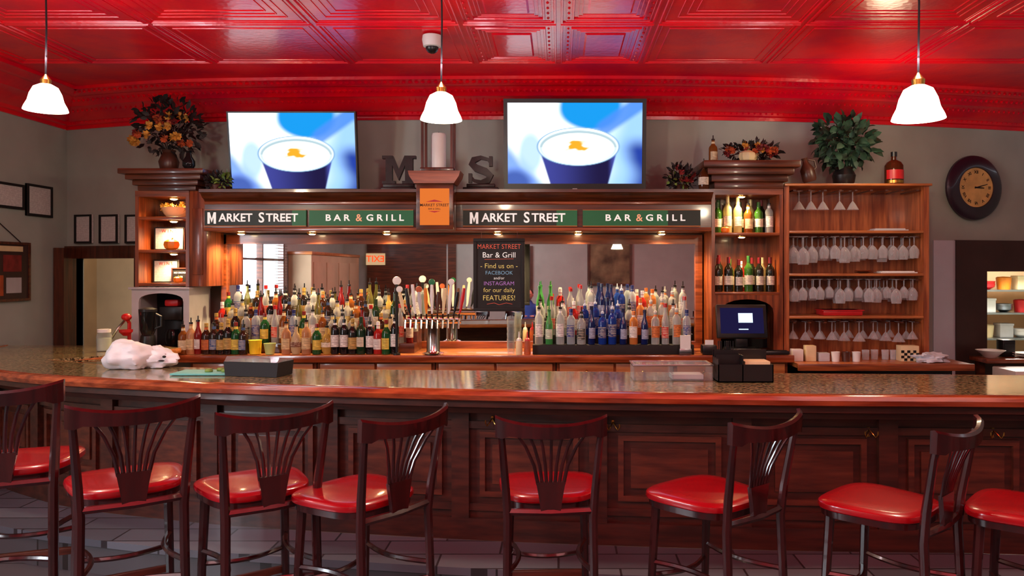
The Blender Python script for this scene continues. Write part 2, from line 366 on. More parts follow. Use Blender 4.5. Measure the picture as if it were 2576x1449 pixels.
# ---------------- curved bar
OC=cr([(3.6,3.72),(2.31,3.85),(1.19,3.9),(-.24,4.03),(-1.76,4.27),(-2.5,4.45),(-3.1,4.64),(-3.6,4.9),(-4.15,5.3),(-4.5,5.85),(-4.65,6.5)],6)
AL=[0]
for a,b in zip(OC,OC[1:]): AL.append(AL[-1]+(b-a).length)
def bp(s,off,z):
    s=max(0,min(AL[-1]-1e-4,s)); i=0
    while AL[i+1]<s:i+=1
    t=(s-AL[i])/(AL[i+1]-AL[i]); p=OC[i].lerp(OC[i+1],t)
    def tan(j): return (OC[min(j+1,len(OC)-1)]-OC[max(j-1,0)]).normalized()
    d=(tan(i)*(1-t)+tan(i+1)*t).normalized(); n=Vector((d.y,-d.x))
    return Vector((p.x+n.x*off,p.y+n.y*off,z))
def bstrip(mb,s0,s1,sec):
    n=max(1,int((s1-s0)/.12)); rg=[]
    for k in range(n+1):
        s=s0+(s1-s0)*k/n; rg.append([mb.bm.verts.new(bp(s,o,z)) for o,z in sec])
    q=len(sec)
    for P,Q in zip(rg,rg[1:]):
        for j in range(q): mb.bm.faces.new((P[j],P[(j+1)%q],Q[(j+1)%q],Q[j]))
    mb.bm.faces.new(rg[0]);mb.bm.faces.new(rg[-1][::-1]); return mb
def rect(o0,o1,z0,z1): return [(o0,z0),(o0,z1),(o1,z1),(o1,z0)]
SE=AL[-1]; HB=1.07
bar=thing('bar_counter','long curved oak bar counter with granite top and panelled front','bar counter',(0,4.4,0))
inner=[(-3.35,6.5),(-3.08,6.3),(-3.25,5.85),(-3.6,5.46),(-3.0,5.14),(-2.2,4.99),(-.24,4.85),(1.19,4.75),(2.31,4.68),(3.6,4.6)]
m=MB(); m.prism([tuple(bp(SE*k/60,.03,0)[:2]) for k in range(61)]+inner,HB-.035,HB,'z'); put(m,'countertop','granite',bar,True)
m=MB(); bstrip(m,0,SE,[(-.03,HB-.045),(-.035,HB-.02),(-.025,HB),(0,HB+.008),(.03,HB+.006),(.035,HB-.05),(-.01,HB-.055)]); put(m,'edge_rail','edge',bar,True)
m=MB(); bstrip(m,0,SE,[(.02,HB-.055),(.02,HB-.09),(.1,HB-.11),(.12,HB-.14),(.25,HB-.15),(.25,HB-.055)]); put(m,'cove_molding','barfront',bar,True)
m=MB(); bstrip(m,0,SE,rect(.28,.36,.2,HB-.04)); put(m,'bar_front','barfront',bar,True)
m=MB(); m.tube([(x,y+.01,HB-.02) for x,y in inner],.018,6,flat=(1.2,.6)); put(m,'inner_edge','woodlt',bar,True)
m=MB(); bstrip(m,0,SE,rect(.25,.28,.2,.32)); bstrip(m,0,SE,rect(.262,.28,.36,.4)); put(m,'plinth','barfront',bar,True)
s=.25
while s<SE-.9:
    m=MB(); bstrip(m,s,s+.1,rect(.245,.28,.32,HB-.12)); put(m,'pilaster','barfront',bar,True)
    m=MB(); a,b=s+.16,s+.72
    for z0,z1 in ((.44,.80),): 
        bstrip(m,a,b,rect(.258,.28,z0,z0+.03)); bstrip(m,a,b,rect(.258,.28,z1-.03,z1)); bstrip(m,a,a+.03,rect(.258,.28,z0+.03,z1-.03)); bstrip(m,b-.03,b,rect(.258,.28,z0+.03,z1-.03)); bstrip(m,a+.07,b-.07,rect(.268,.28,z0+.07,z1-.07))
    put(m,'front_panel','barpanel',bar,True)
    s+=.78
m=MB(); bstrip(m,0,SE,rect(.255,.28,.82,.86)); put(m,'rail_molding','barfront',bar,True)
st=thing('foot_step','wide low step with blue-grey tiled top along the bar foot','step',(0,4.1,0))
m=MB(); bstrip(m,0,SE,rect(-.13,.36,0,.16)); put(m,'riser','floor',st,True)
m=MB(); bstrip(m,0,SE,rect(-.15,.25,.16,.199)); put(m,'tread','step',st,True)
hx=[(1235,1060,'on the bar front, just left of the middle stool'),(1540,1070,'on the bar front, just right of the middle stool'),(2190,1088,'on the bar front above the second stool from right'),(2500,1090,'at the far right end of the bar front')]
for px,py,d in hx:
    best=min((abs(VX+bp(s_*.02,.25,0).x*F/bp(s_*.02,.25,0).y-px),s_*.02) for s_ in range(int(SE/.02)))[1]
    p=bp(best,.27,0); p.z=WZ(py,p.y)
    h=thing('purse_hook','brass double purse hook '+d,'hook',p,group='purse hooks under the bar top')
    put(MB().box(-.006,.006,-.01,.01,-.02,.03),'hook_plate','gold',h)
    m=MB()
    for sgn in (-1,1): m.tube([(0,-.01,.02),(sgn*.012,-.03,.0),(sgn*.026,-.04,-.018),(sgn*.034,-.05,0),(sgn*.034,-.05,.016)],.0035,6,ref=(0,1,0))
    put(m,'prong','gold',h)
# ---------------- bar stools
def stool():
    r=thing('bar_stool','', 'bar stool')
    def sq(w0,w1,y0,y1,e=3.6,n=44):
        out=[]
        for k in range(n):
            a=2*math.pi*k/n; cx=abs(math.cos(a))**(2/e)*math.copysign(1,math.cos(a)); sy=abs(math.sin(a))**(2/e)*math.copysign(1,math.sin(a))
            y=(y0+y1)/2+sy*(y1-y0)/2; w=w0+(w1-w0)*(sy+1)/2; out.append((cx*w,y))
        return out
    def loft(mb,base,lv):
        cy=sum(p[1] for p in base)/len(base); rg=[]
        for sc,z in lv: rg.append([mb.bm.verts.new((p[0]*sc,cy+(p[1]-cy)*sc,z)) for p in base])
        n=len(base)
        for A,B in zip(rg,rg[1:]):
            for k in range(n): mb.bm.faces.new((A[k],A[(k+1)%n],B[(k+1)%n],B[k]))
        mb.bm.faces.new(rg[0][::-1]);mb.bm.faces.new(rg[-1]); return mb
    base=sq(.185,.235,-.18,.235)
    put(loft(MB(),base,[(.97,.728),(1.0,.733),(1.01,.743),(.997,.754),(.96,.76),(.8,.763),(.5,.764),(.2,.764)]),'seat','redseat',r)
    put(loft(MB(),base,[(.9,.698),(.95,.702),(.96,.728),(.9,.728)]),'seat_frame','mahog',r)
    for sx in (-1,1):
        put(MB().tube([(sx*.165,.165,.703),(sx*.175,.18,.4),(sx*.185,.2,0)],[.02,.018,.015],8),'leg','mahog',r)
        put(MB().tube([(sx*.19,-.26,0),(sx*.18,-.225,.35),(sx*.176,-.21,.68),(sx*.183,-.222,.8),(sx*.198,-.255,1.0),(sx*.203,-.268,1.06)],[.015,.018,.019,.018,.015,.014],8),'rear_leg','mahog',r)
    m=MB(); rg=[]
    n=16
    for k in range(n+1):
        u=-1+2*k/n; x=u*.226; y=-.275-.045*(1-u*u)+.012*(abs(u)>.97); zt=1.088+.03*abs(u)**2.2; zb=1.045-.015*(1-u*u)-.015*(abs(u)>.85)
        rg.append([m.bm.verts.new(q) for q in ((x,y-.012,zb),(x,y-.016,zt-.01),(x,y-.006,zt),(x,y+.01,zt-.004),(x,y+.012,zb))])
    for A,B in zip(rg,rg[1:]):
        for j in range(5): m.bm.faces.new((A[j],A[(j+1)%5],B[(j+1)%5],B[j]))
    m.bm.faces.new(rg[0]);m.bm.faces.new(rg[-1][::-1]); put(m,'crest_rail','mahog',r)
    m=MB(); m.prism([(-.04,.715),(.04,.715),(.05,.78),(.06,.835),(-.06,.835),(-.05,.78)],-.238,-.22,'y'); put(m,'splat_base','mahog',r)
    for k in range(7):
        u=(k-3)/3
        put(MB().tube([(u*.052,-.228,.825),(u*.068,-.245,.905),(u*.103,-.275,.99),(u*.138,-.298,1.045)],[.009,.0078,.007,.007],6,flat=(1,.7)),'back_slat','mahog',r)
    put(MB().tube([(-.176,-.212,.71),(0,-.232,.71),(.176,-.212,.71)],.015,6),'back_rail','mahog',r)
    def bow(a,b,dz,dy,dx=0): 
        a=Vector(a);b=Vector(b); return [a.lerp(b,t/8)+Vector((dx,dy,dz))*(math.sin(math.pi*t/8)) for t in range(9)]
    put(MB().tube(bow((-.18,.19,.4),(.18,.19,.4),0,-.06),.011,6),'stretcher','mahog',r)
    put(MB().tube(bow((-.178,-.225,.4),(.178,-.225,.4),0,.06),.011,6),'stretcher','mahog',r)
    for sx in (-1,1): put(MB().tube(bow((sx*.18,-.225,.46),(sx*.18,.185,.46),0,0,-sx*.05),.011,6),'stretcher','mahog',r)
    put(MB().box(-.18,.18,.185,.21,.28,.31,bev=.004),'footrest','barpanel',r,label='wooden footrest with caught light in its paler colour')  # paler wood stands for the light this bar catches
    return r
SP=[(45,3.55,20,1.1,'red bar stool at the far left, half cut off by the frame'),
(322,3.34,34,1.06,'red bar stool second from the left, below the white plastic bag'),
(646,3.36,37,1.03,'red bar stool third from left, its back below the black garnish tray'),
(908,3.26,54,1.02,'red bar stool fourth from left, turned left below the beer taps'),
(1380,3.4,3,1.0,'red bar stool seen square from behind, in the middle of the row'),
(1792,3.27,40,1.01,'red bar stool third from right, in front of the clear organiser box'),
(2232,3.17,44,1.0,'red bar stool second from right, nearest the kitchen side'),
(2605,3.08,50,1.0,'red bar stool cut off by the right edge of the photo')]
s0=stool()
for i,(px,D,a,sc,lb) in enumerate(SP):
    loc=(WX(px,D),D,0)
    if i==0: s0.location=loc; s0.rotation_euler=(0,0,R(a)); s0.scale=(sc,)*3; s0['label']=lb; s0['group']='bar stools along the counter'
    else: dup(s0,loc,R(a),lb,None,sc)
# ---------------- back bar furniture
TY=6.6; ZW=1.0
def tz(y): return WZ(y,TY)
def tx(x): return WX(x,TY)
wt=thing('back_bar_worktop','long light oak worktop carrying the liquor bottles','worktop',(-.8,6.7,.95))
put(MB().box(tx(330),1.93,6.36,7.08,.955,ZW,bev=.004),'worktop','woodlt',wt,True)
put(MB().box(tx(330),1.93,6.335,6.36,.945,1.004,bev=.006),'nosing','edge',wt,True)
cb=[-3.05,-2.0,-1.02,-.02,.95,1.9]
for i,(a,b) in enumerate(zip(cb,cb[1:])):
    t=thing('base_cabinet','oak base cabinet under the back bar, '+ORD[i]+' from the left','cabinet',((a+b)/2,6.7,0),group='oak base cabinets under the back worktop')
    put(MB().box(a+.004,b-.004,6.42,7.06,.1,.95),'body','wood',t,True)
    mid=(a+b)/2
    for u,v in ((a+.03,mid-.01),(mid+.01,b-.03)):
        d=put(MB().box(u,v,6.4,6.42,.15,.78,bev=.004),'door','woodz',t,True)
        put(MB().tube([((u+v)/2-.05,6.385,.7),((u+v)/2+.05,6.385,.7)],.006,6),'handle','gold',d,True)
        dr=put(MB().box(u,v,6.4,6.42,.8,.93,bev=.004),'drawer','woodlt',t,True)
        put(MB().ell(((u+v)/2,6.39,.865),.014,.012,.014,8),'knob','gold',dr,True)
mr=thing('back_bar_mirror','wide oak framed mirror behind the liquor bottles','mirror',(-.8,7.0,1.0))
MX0,MX1=WX(560,6.98),WX(1748,6.98); MZ1=WZ(614,6.98)
put(MB().box(MX0,MX1,6.985,6.995,1.05,MZ1),'mirror_glass','mirror',mr,True)
m=MB().box(-2.98,MX0,6.95,7.05,1.001,2.02).box(MX1,1.29,6.95,7.05,1.001,2.02).box(MX0,MX1,6.95,7.05,MZ1,2.02).box(MX0,MX1,6.95,7.05,1.001,1.06); put(m,'frame','wood',mr,True)
put(MB().box(WX(1125,6.98)-.006,WX(1125,6.98)+.006,6.975,6.985,1.06,MZ1),'joint_strip','steel',mr,True)
cp=thing('back_bar_canopy','dark oak canopy with sign fascia above the mirror','canopy',(-.8,6.7,2.03))
CXa,CXb=-2.99,1.29
put(MB().box(CXa,CXb,6.55,7.05,2.03,2.32),'fascia','wooddk',cp,True)
m=MB().prism([(6.55,2.28),(6.53,2.30),(6.5,2.31),(6.47,2.34),(6.44,2.35),(6.44,2.375),(7.05,2.375),(7.05,2.28)],CXa,CXb,'x'); put(m,'cornice','wooddk',cp,True)
put(MB().box(CXa,CXb,6.53,6.56,2.03,2.062,bev=.005),'fascia_molding','wood',cp,True)
put(MB().box(CXa,CXb,6.535,6.56,2.255,2.28,bev=.004),'fascia_molding','wood',cp,True)
def sign(x0,x1,words,lb,segs):
    a,b=WX(x0,6.53),WX(x1,6.53); z0,z1=WZ(568,6.53),WZ(529,6.53)
    t=thing('fascia_sign',lb,'sign',((a+b)/2,6.545,z0),group='sign panels on the canopy fascia'); w=(b-a)/2; h=z1-z0
    if segs:
        k=(segs-x0)/(x1-x0)*2*w-w; L_,R_=('signblk','green') if segs<1500 else ('green','signblk')
        put(MB().box(-w,k,-.018,0,0,h),'sign_board',L_,t); put(MB().box(k,w,-.018,0,0,h),'sign_board',R_,t)
    else: put(MB().box(-w,w,-.018,0,0,h),'sign_board','green',t)
    put(MB().box(-w,w,-.02,0,-.006,.0),'sign_border','orange',t)
    put(MB().box(-w,w,-.02,0,h,h+.004),'sign_border','orange',t)
    for s_,sz,mt,dx,sx,off in words:
        if s_=='M':
            H=sz; W=H*.86*sx; q=H*.2; zb_=h/2-H/2
            P=[(-W/2,0),(-W/2+q,0),(-W/2+q,H*.6),(0,H*.1),(W/2-q,H*.6),(W/2-q,0),(W/2,0),(W/2,H),(W/2-q,H),(0,H*.42),(-W/2+q,H),(-W/2,H)]
            put(MB().prism([(dx+p[0],zb_+p[1]) for p in P],-.0205,-.0185,'y'),'lettering',mt,t)
        else: text(s_,sz,mt,t,(dx,-.0195,h/2),.001,off,sx)
    return t
W1=[('M',.096,'txtw',-.366,.86,0),('ARKET',.096,'txtw',-.165,.97,.0018),('S',.118,'txtw',.052,.95,.0018),('TREET',.096,'txtw',.225,1.0,.0018)]
W2=[('B A R',.075,'txtw',-.2,1.15,.0015),('&',.085,'txtamp',-.02,1,.001),('G R I L L',.075,'txtw',.2,1.15,.0015)]
sign(515,770,W1,'near-black street name sign with green right end, leftmost on the fascia',735)
sign(778,1040,W2,'green BAR & GRILL sign left of the orange lit box',None)
sign(1165,1452,[(a,b_*(1.05 if a!='M' else 1),c_,d*1.06,e,f) for a,b_,c_,d,e,f in W1],'dark green street name sign above the chalkboard',1400)
sign(1466,1762,[(a,b_,c_,d,e*1.05,f) for a,b_,c_,d,e,f in W2],'green and black BAR & GRILL sign, rightmost on the fascia',1680)
SBY=6.34
cx=(WX(1060,SBY)+WX(1135,SBY))/2
t=thing('sign_box','oak box on the canopy with glowing orange logo panel','sign box',(cx,SBY,2.0))
put(MB().box(-.15,.15,-.08,.09,.03,.4,bev=.004),'box_body','wooddk',t)
m=MB().prism([(-.16,.4),(.16,.4),(.2,.46),(.21,.5),(-.21,.5),(-.2,.46)],-.12,.12,'y'); put(m,'capital','wood',t)
put(MB().box(-.118,.118,-.092,-.08,.065,.36),'lit_panel','orangelit',t)
text('MARKET STREET',.032,'blackm',t,(0,-.0935,.225),.0005,.0003); text('BAR & GRILL',.018,'blackm',t,(0,-.0935,.195),.0005,.0002)
put(MB().prism([(-.07,.252),(.0,.27),(.07,.252)],-.0945,-.0925,'y').prism([(-.05,.178),(.05,.178),(0,.165)],-.0945,-.0925,'y'),'logo_mark','redpl',t)
t=thing('candle_lantern','tall wooden lantern holding a white pillar candle','lantern',(cx+.02,SBY,2.5005))
m=MB().box(-.135,.135,-.1,.1,0,.03,bev=.004).box(-.13,.13,-.1,.1,.42,.45)
m.prism([(-.135,.45),(.135,.45),(.05,.54),(-.05,.54)],-.08,.08,'y')
for sx in (-.118,.118):
    for sy in (-.085,.085): m.box(sx-.01,sx+.01,sy-.01,sy+.01,.03,.42)
put(m,'frame','wooddkz',t); put(MB().box(-.108,.108,.08,.083,.03,.42),'pane','clear',t)
t=thing('pillar_candle','white pillar candle standing inside the lantern','candle',(cx+.02,SBY,2.532))
put(MB().lathe([(.058,0),(.06,.01),(.06,.27),(.054,.285),(.02,.278)],seg=20),'wax','white',t); put(MB().tube([(0,0,.27),(0,0,.3)],.003,5),'wick','blackm',t)
t=thing('letter_ornament','dark rusted letter M standing on the canopy left of the lantern','letter ornament',(WX(1004,6.62),6.62,2.376))
put(MB().box(-.145,.145,-.05,.05,0,.03,bev=.004).box(-.13,.13,-.04,.04,.03,.06,bev=.004),'plinth','letter',t)
m=MB().prism([(-.11,.06),(-.055,.06),(-.055,.22),(0,.09),(.055,.22),(.055,.06),(.12,.06),(.12,.3),(.05,.3),(0,.18),(-.05,.3),(-.11,.3)],-.025,.025,'y')
for x0,x1,z0,z1 in ((-.14,-.03,.06,.085),(.03,.145,.06,.085),(-.14,-.05,.275,.3),(.05,.145,.275,.3)): m.box(x0,x1,-.027,.027,z0,z1)
put(m,'letter','letter',t)
t=thing('letter_ornament','dark rusted letter S standing on the canopy beside the right television','letter ornament',(WX(1210,6.62),6.62,2.376))
put(MB().box(-.15,.15,-.05,.05,0,.03,bev=.004).box(-.12,.12,-.04,.04,.03,.06,bev=.004),'plinth','letter',t)
m=MB().tube([(.085,0,.235),(.06,0,.27),(0,0,.285),(-.06,0,.265),(-.075,0,.23),(-.04,0,.195),(.04,0,.165),(.08,0,.13),(.06,0,.09),(0,0,.075),(-.06,0,.09),(-.09,0,.13)],[.012,.016,.02,.03,.034,.036,.036,.034,.03,.02,.016,.012],4,ref=(0,1,0),flat=(1.4,1.2))
m.box(.07,.1,-.025,.025,.21,.295).box(-.105,-.075,-.025,.025,.07,.15); put(m,'letter','letter',t)
def tower(name,lb,x0,x1,xp0,xp1,zs,ztop,zcr,z0,pil):
    t=thing(name,lb,'shelf',((x0+x1)/2,6.8,z0))
    for a in (x0,x1-.03): put(MB().box(a,a+.03,TY,7.04,z0,ztop),'side_panel','woodz',t,True)
    put(MB().box(x0+.03,x1-.03,7.02,7.04,z0,ztop),'back_panel','woodz',t,True)
    for z in zs: put(MB().box(x0+.03,x1-.03,TY,7.02,z-.025,z,bev=.003),'shelf','wood',t,True)
    put(MB().box(x0,x1,TY-.002,7.04,ztop-.05,ztop),'top_panel','wood',t,True)
    if pil: put(MB().box(pil[0],pil[1],TY,6.94,z0,ztop,bev=.006).box(pil[0]+.03,pil[1]-.03,TY-.012,TY,z0+.1,ztop-.15,bev=.004),'pilaster','woodz',t,True)
    a,b=xp0,xp1; h=zcr-ztop
    m=MB()
    for k,(o,u,v) in enumerate(((.0,0,.25),(.03,.25,.5),(.07,.5,.75),(.11,.75,1))): m.box(a-o,b+o,TY-.02-o,7.05,ztop+h*u,ztop+h*v,bev=.006)
    put(m,'crown','wooddk',t,True); return t
lx0,lx1=tx(340),tx(476)
tower('shelf_tower','narrow oak display tower left of the mirror under the flower vase',lx0,lx1,lx0+.03,-3.08,[tz(545),tz(628),tz(712)],tz(480),tz(428),tz(712)-.03,(lx1,-2.995))
rx0,rx1=1.303,1.912
rt=tower('shelf_tower','oak wine tower right of the mirror above the till',rx0,rx1,rx0+.02,rx1,[tz(585),tz(735)],tz(475),tz(408),ZW+.001,None)
def archfront(x0,x1,z0,z1,ax0,ax1,az,y0,y1,Mname,mat,parent):
    cxm=(ax0+ax1)/2; r=(ax1-ax0)/2; pts=[(x0,z0),(x0,z1),(x1,z1),(x1,z0),(ax1,z0),(ax1,az)]
    rz=(z1-az)*.7
    for k in range(1,12): a=math.pi*k/12; pts.append((cxm+r*math.cos(a),az+rz*math.sin(a)**.7))
    pts+=[(ax0,az),(ax0,z0)]
    return put(MB().prism(pts,y0,y1,'y'),Mname,mat,parent,True)
t=thing('arched_cabinet','grey white arched niche unit below the left display tower','cabinet',((lx0+lx1)/2,6.8,1.0))
zb=tz(712)-.035
archfront(lx0-.03,lx1,1.002,zb-.02,lx0+.03,lx1-.05,tz(760),TY,TY+.03,'arch_front','greywhite',t)
for a in (lx0-.03,lx1-.02): put(MB().box(a,a+.02,TY+.03,7.0,1.002,zb-.02),'side_panel','greywhite',t,True)
put(MB().box(lx0-.05,lx1+.01,TY-.02,7.0,zb-.02,zb,bev=.003),'top_panel','greywhite',t,True)
put(MB().box(lx0-.01,lx1-.02,6.98,7.0,1.002,zb-.02),'back_panel','blackm',t,True)
archfront(rx0+.03,rx1-.03,1.002,tz(737),rx0+.08,rx1-.08,tz(790),TY+.002,TY+.03,'arch_front','woodz',rt)
put(MB().box(rx0+.03,rx1-.03,6.99,7.015,1.002,tz(742)),'niche_back','blackm',rt,True)
# glass rack
GY=6.62; gx0,gx1=1.925,WX(2340,6.6)
def gz(y): return WZ(y,GY)
t=thing('glass_rack','open oak shelving full of stemware right of the wine tower','shelf',((gx0+gx1)/2,6.8,.94))
for a in (gx0,gx1-.045): put(MB().box(a,a+.045,GY,7.0,.942,gz(468)),'side_panel','rackwood',t,True)
put(MB().box(gx0+.045,gx1-.045,6.98,7.0,.942,gz(468)),'back_panel','rackwood',t,True)
put(MB().box(gx0,gx1+.02,GY-.02,7.02,gz(468),gz(462),bev=.004),'top_panel','woodlt',t,True)
for y in (580,688,795): put(MB().box(gx0+.045,gx1-.045,GY,6.98,gz(y)-.022,gz(y),bev=.003),'shelf','woodlt',t,True)
for y in (468,586,694,802):
    for k in range(9): x=gx0+.1+k*.132; put(MB().box(x-.012,x+.012,GY+.03,6.96,gz(y)-.04,gz(y)-.028),'stem_rail','wooddk',t,True)
t=thing('side_worktop','oak edged side worktop under the glass rack','worktop',(2.8,6.6,.9))
put(MB().box(1.95,3.36,6.3,7.1,.9,.94,bev=.004),'worktop','woodlt',t,True); put(MB().box(1.94,3.37,6.27,6.3,.885,.942,bev=.005),'nosing','wood',t,True)
t=thing('glass_door_cooler','back bar cooler with two glass doors under the side worktop','cooler',(2.7,6.6,0))
put(MB().box(2.02,3.25,6.4,7.0,0,.88),'body','black',t,True)
for a,b in ((2.05,2.62),(2.65,3.22)):
    d=put(MB().box(a,b,6.36,6.4,.1,.85,bev=.003),'door','steel',t,True); put(MB().box(a+.04,b-.04,6.352,6.36,.15,.81),'pane','darkglass',d,True); put(MB().tube([(b-.02,6.34,.5),(b-.02,6.34,.7)],.008,6),'handle','chrome',d,True)
def puck(x,y,z,lb,grp,e=9):
    t=thing('puck_light',lb,'light',(x,y,z),group=grp)
    put(MB().lathe([(.045,0),(.045,-.008),(.032,-.012),(.032,-.003)],seg=16),'trim_ring','gold',t); put(MB().lathe([(.03,-.004),(.026,-.016),(.012,-.02)],seg=14),'lens','bulb',t)
    light('SPOT',(x,y,z-.03),e,(1,.66,.32),.02,(0,0,0),150)
pn=['under the black and green sign','under the left BAR & GRILL sign, nearer its left end','left of the orange lit box','directly above the chalkboard','under the right part of the second street name sign','under the right BAR & GRILL sign']
for px,d in zip((597,778,968,1250,1455,1668),pn): puck(WX(px,6.72),6.8,2.0299,'small warm puck light '+d,'puck lights under the canopy',60)
for py,d in ((480,'above the basket shelf'),(545,'above the upper framed cards'),(628,'above the lower framed cards')):
    z=tz(py)-(.0501 if py==480 else .0251); puck((lx0+lx1)/2+.05,6.7,z,'warm puck light in the left tower '+d,'puck lights in the display towers',18)
for py,d in ((475,'above the upper bottles'),(585,'above the wine bottles')):
    z=tz(py)-(.0501 if py==475 else .0251); puck((rx0+rx1)/2-.03,6.68,z,'warm puck light in the right tower '+d,'puck lights in the display towers',18)
# ---------------- bottles
SH={'std':[(.0,0),(.036,0),(.038,.006),(.038,.165),(.034,.185),(.02,.205),(.014,.22),(.0135,.265)],
'tall':[(0,0),(.033,0),(.035,.006),(.035,.2),(.03,.222),(.017,.24),(.0125,.25),(.0125,.285)],
'squat':[(0,0),(.04,0),(.044,.008),(.046,.06),(.044,.12),(.034,.15),(.018,.17),(.014,.18),(.0135,.225)],
'wine':[(0,0),(.036,0),(.037,.005),(.037,.19),(.033,.21),(.018,.232),(.0145,.25),(.014,.3)],
'round':[(0,0),(.03,0),(.042,.03),(.046,.08),(.04,.125),(.024,.16),(.014,.18),(.0135,.235)],
'slim':[(0,0),(.029,0),(.031,.006),(.031,.17),(.027,.2),(.015,.24),(.012,.26),(.012,.31)]}
TOP={'std':.265,'tall':.285,'squat':.225,'wine':.3,'round':.235,'slim':.31}
LR={'std':(.039,.04,.13),'tall':(.036,.06,.16),'squat':(.046,.045,.11),'wine':(.038,.06,.14),'round':(.047,.06,.1),'slim':(.032,.05,.14)}
BK=c(22,20,22)
KD={'amber':('std',c(140,80,32),.4,c(216,200,162),BK,'amber whiskey bottle with cream label'),
'honey':('tall',c(180,126,62),.45,c(196,180,142),BK,'honey coloured liquor bottle'),
'darkam':('squat',c(84,44,20),.2,c(218,210,190),BK,'squat brown bourbon bottle with white label'),
'brownor':('std',c(50,26,15),.1,c(196,104,46),c(170,140,70),'dark brown liqueur bottle with orange label'),
'brownblu':('std',c(44,28,20),.1,c(60,84,130),BK,'dark brown bottle with blue label'),
'blackwh':('tall',c(20,18,20),.0,c(228,226,220),BK,'black bottle with white label'),
'blackgold':('std',c(24,20,18),.0,c(190,156,84),c(170,140,70),'black bottle with gold label'),
'greenyel':('std',c(24,82,40),.2,c(220,196,80),c(120,30,26),'green bottle with yellow label'),
'darkgreen':('wine',c(22,50,28),.1,c(218,210,184),c(30,56,32),'dark green bottle with cream label'),
'red':('slim',c(128,24,24),.35,c(220,214,206),BK,'red liqueur bottle with pale label'),
'pink':('std',c(192,142,104),.5,c(216,190,140),BK,'pale peach liqueur bottle with cream label'),
'cream':('round',c(196,176,136),.3,c(110,66,40),BK,'round cream coloured liqueur bottle'),
'yellowl':('round',c(196,164,84),.45,c(222,212,186),BK,'round yellow liqueur bottle'),
'olive':('slim',c(116,110,52),.45,c(214,206,176),BK,'slim olive tinted liquor bottle'),
'clearw':('tall',c(196,202,204),.62,c(230,230,228),BK,'clear vodka bottle with white label'),
'cleary':('std',c(198,200,192),.62,c(206,184,110),BK,'clear spirit bottle with yellow label'),
'clearr':('slim',c(196,200,202),.62,c(190,46,42),c(170,28,28),'clear spirit bottle with red label'),
'clearo':('tall',c(198,200,198),.62,c(210,118,56),c(204,204,200),'clear vodka bottle with orange label'),
'clearb':('tall',c(190,200,210),.62,c(50,66,130),c(30,40,100),'clear spirit bottle with blue label'),
'clearx':('std',c(194,198,198),.58,c(28,28,30),BK,'clear spirit bottle with black label'),
'blue':('tall',c(28,60,150),.3,c(34,46,104),c(180,190,215),'blue tinted vodka bottle'),
'navy':('slim',c(18,30,84),.1,c(160,170,196),c(20,24,60),'navy blue bottle with silver label'),
'green':('slim',c(76,160,86),.4,c(210,226,200),c(40,110,50),'bright green bottle with pale label'),
'orange':('tall',c(206,132,70),.4,c(234,228,218),c(210,116,46),'orange flavoured vodka bottle with white label'),
'redcap':('std',c(176,40,34),.25,c(228,222,214),c(226,226,226),'red bottle with white cap'),
'wine':('wine',c(26,28,20),.05,c(222,216,200),c(100,20,30),'dark wine bottle with cream label'),
'wineg':('wine',c(60,110,42),.35,c(228,222,204),c(40,92,40),'green wine bottle with cream label'),
'winew':('wine',c(200,190,140),.5,c(232,228,216),c(200,190,150),'pale white wine bottle')}
proto={}
def mkbottle(k):
    sh,g,tr,lab,cap,desc=KD[k]
    o=solo(MB().lathe(SH[sh],seg=14),'bottle',glass('glass_'+k,g,tr),desc,'bottle')
    r,z0,z1=LR[sh]
    ink=[v*.25 for v in lab[:3]]+[1] if sum(lab[:3])>.6 else c(215,205,180)
    put(MB().arc(r-.0006,z0,z1,R(200),R(340),8),'label',lined('label_'+k,lab,ink,24),o)
    zt=TOP[sh]; cm=plain('cap_'+k,cap,.3,0,.1)
    if k.startswith('wine') or k=='darkgreen': put(MB().lathe([(.0158,zt-.05),(.0155,zt+.004),(.006,zt+.005)],seg=10),'capsule',cm,o)
    elif k in ('clearr','clearb','redcap','orange','blackgold','brownor','greenyel','navy'): put(MB().lathe([(.0155,zt-.02),(.0155,zt+.012),(.006,zt+.013)],seg=10),'cap',cm,o)
    else: put(MB().lathe([(.015,zt-.01),(.015,zt+.006),(.0055,zt+.009),(.0045,zt+.045)],seg=8),'pour_spout',cm,o)
    if sh in('std','tall') : put(MB().arc(.0142,zt-.055,zt-.025,0,R(359),10,t=.001),'neck_band',plain('neck_'+k,lab,.4,0,.1),o)
    return o
def bottle(k,x,y,z,lb,grp,rz=None,sc=None):
    rz=random.uniform(-.5,.5) if rz is None else rz; sc=sc or random.uniform(.88,1.07)
    if k not in proto:
        o=mkbottle(k); proto[k]=o; o.location=(x,y,z); o.rotation_euler=(0,0,rz); o.scale=(1,1,sc); o['label']=lb; o['group']=grp
    else: o=dup(proto[k],(x,y,z),rz,lb,grp); o.scale=(1,1,sc)
    return o
def row(kinds,x0,x1,y,z,where,grp):
    n=len(kinds)
    for i,k in enumerate(kinds):
        x=x0+(x1-x0)*i/max(1,n-1)+random.uniform(-.004,.004)
        bottle(k,x,y+random.uniform(-.008,.008),z,KD[k][5]+', '+ORD[i]+' from left, '+where,grp)
t=thing('bottle_riser','stepped dark riser under the left liquor bottles','riser',(-2.1,6.75,1.0))
lxa,lxb=-2.97,WX(1050,6.7)
for k,(a,z) in enumerate(((6.56,1.08),(6.68,1.17),(6.80,1.255))): put(MB().box(lxa,lxb,a,a+.118,1.001,z,bev=.002),'step','wooddk',t,True)
mix=['amber','darkam','brownor','blackwh','clearr','cream','olive','red','greenyel','yellowl','clearw','cleary','clearx','amber','blackgold','brownblu','clearw','clearb','honey','cleary','darkgreen','clearx','clearw','redcap']
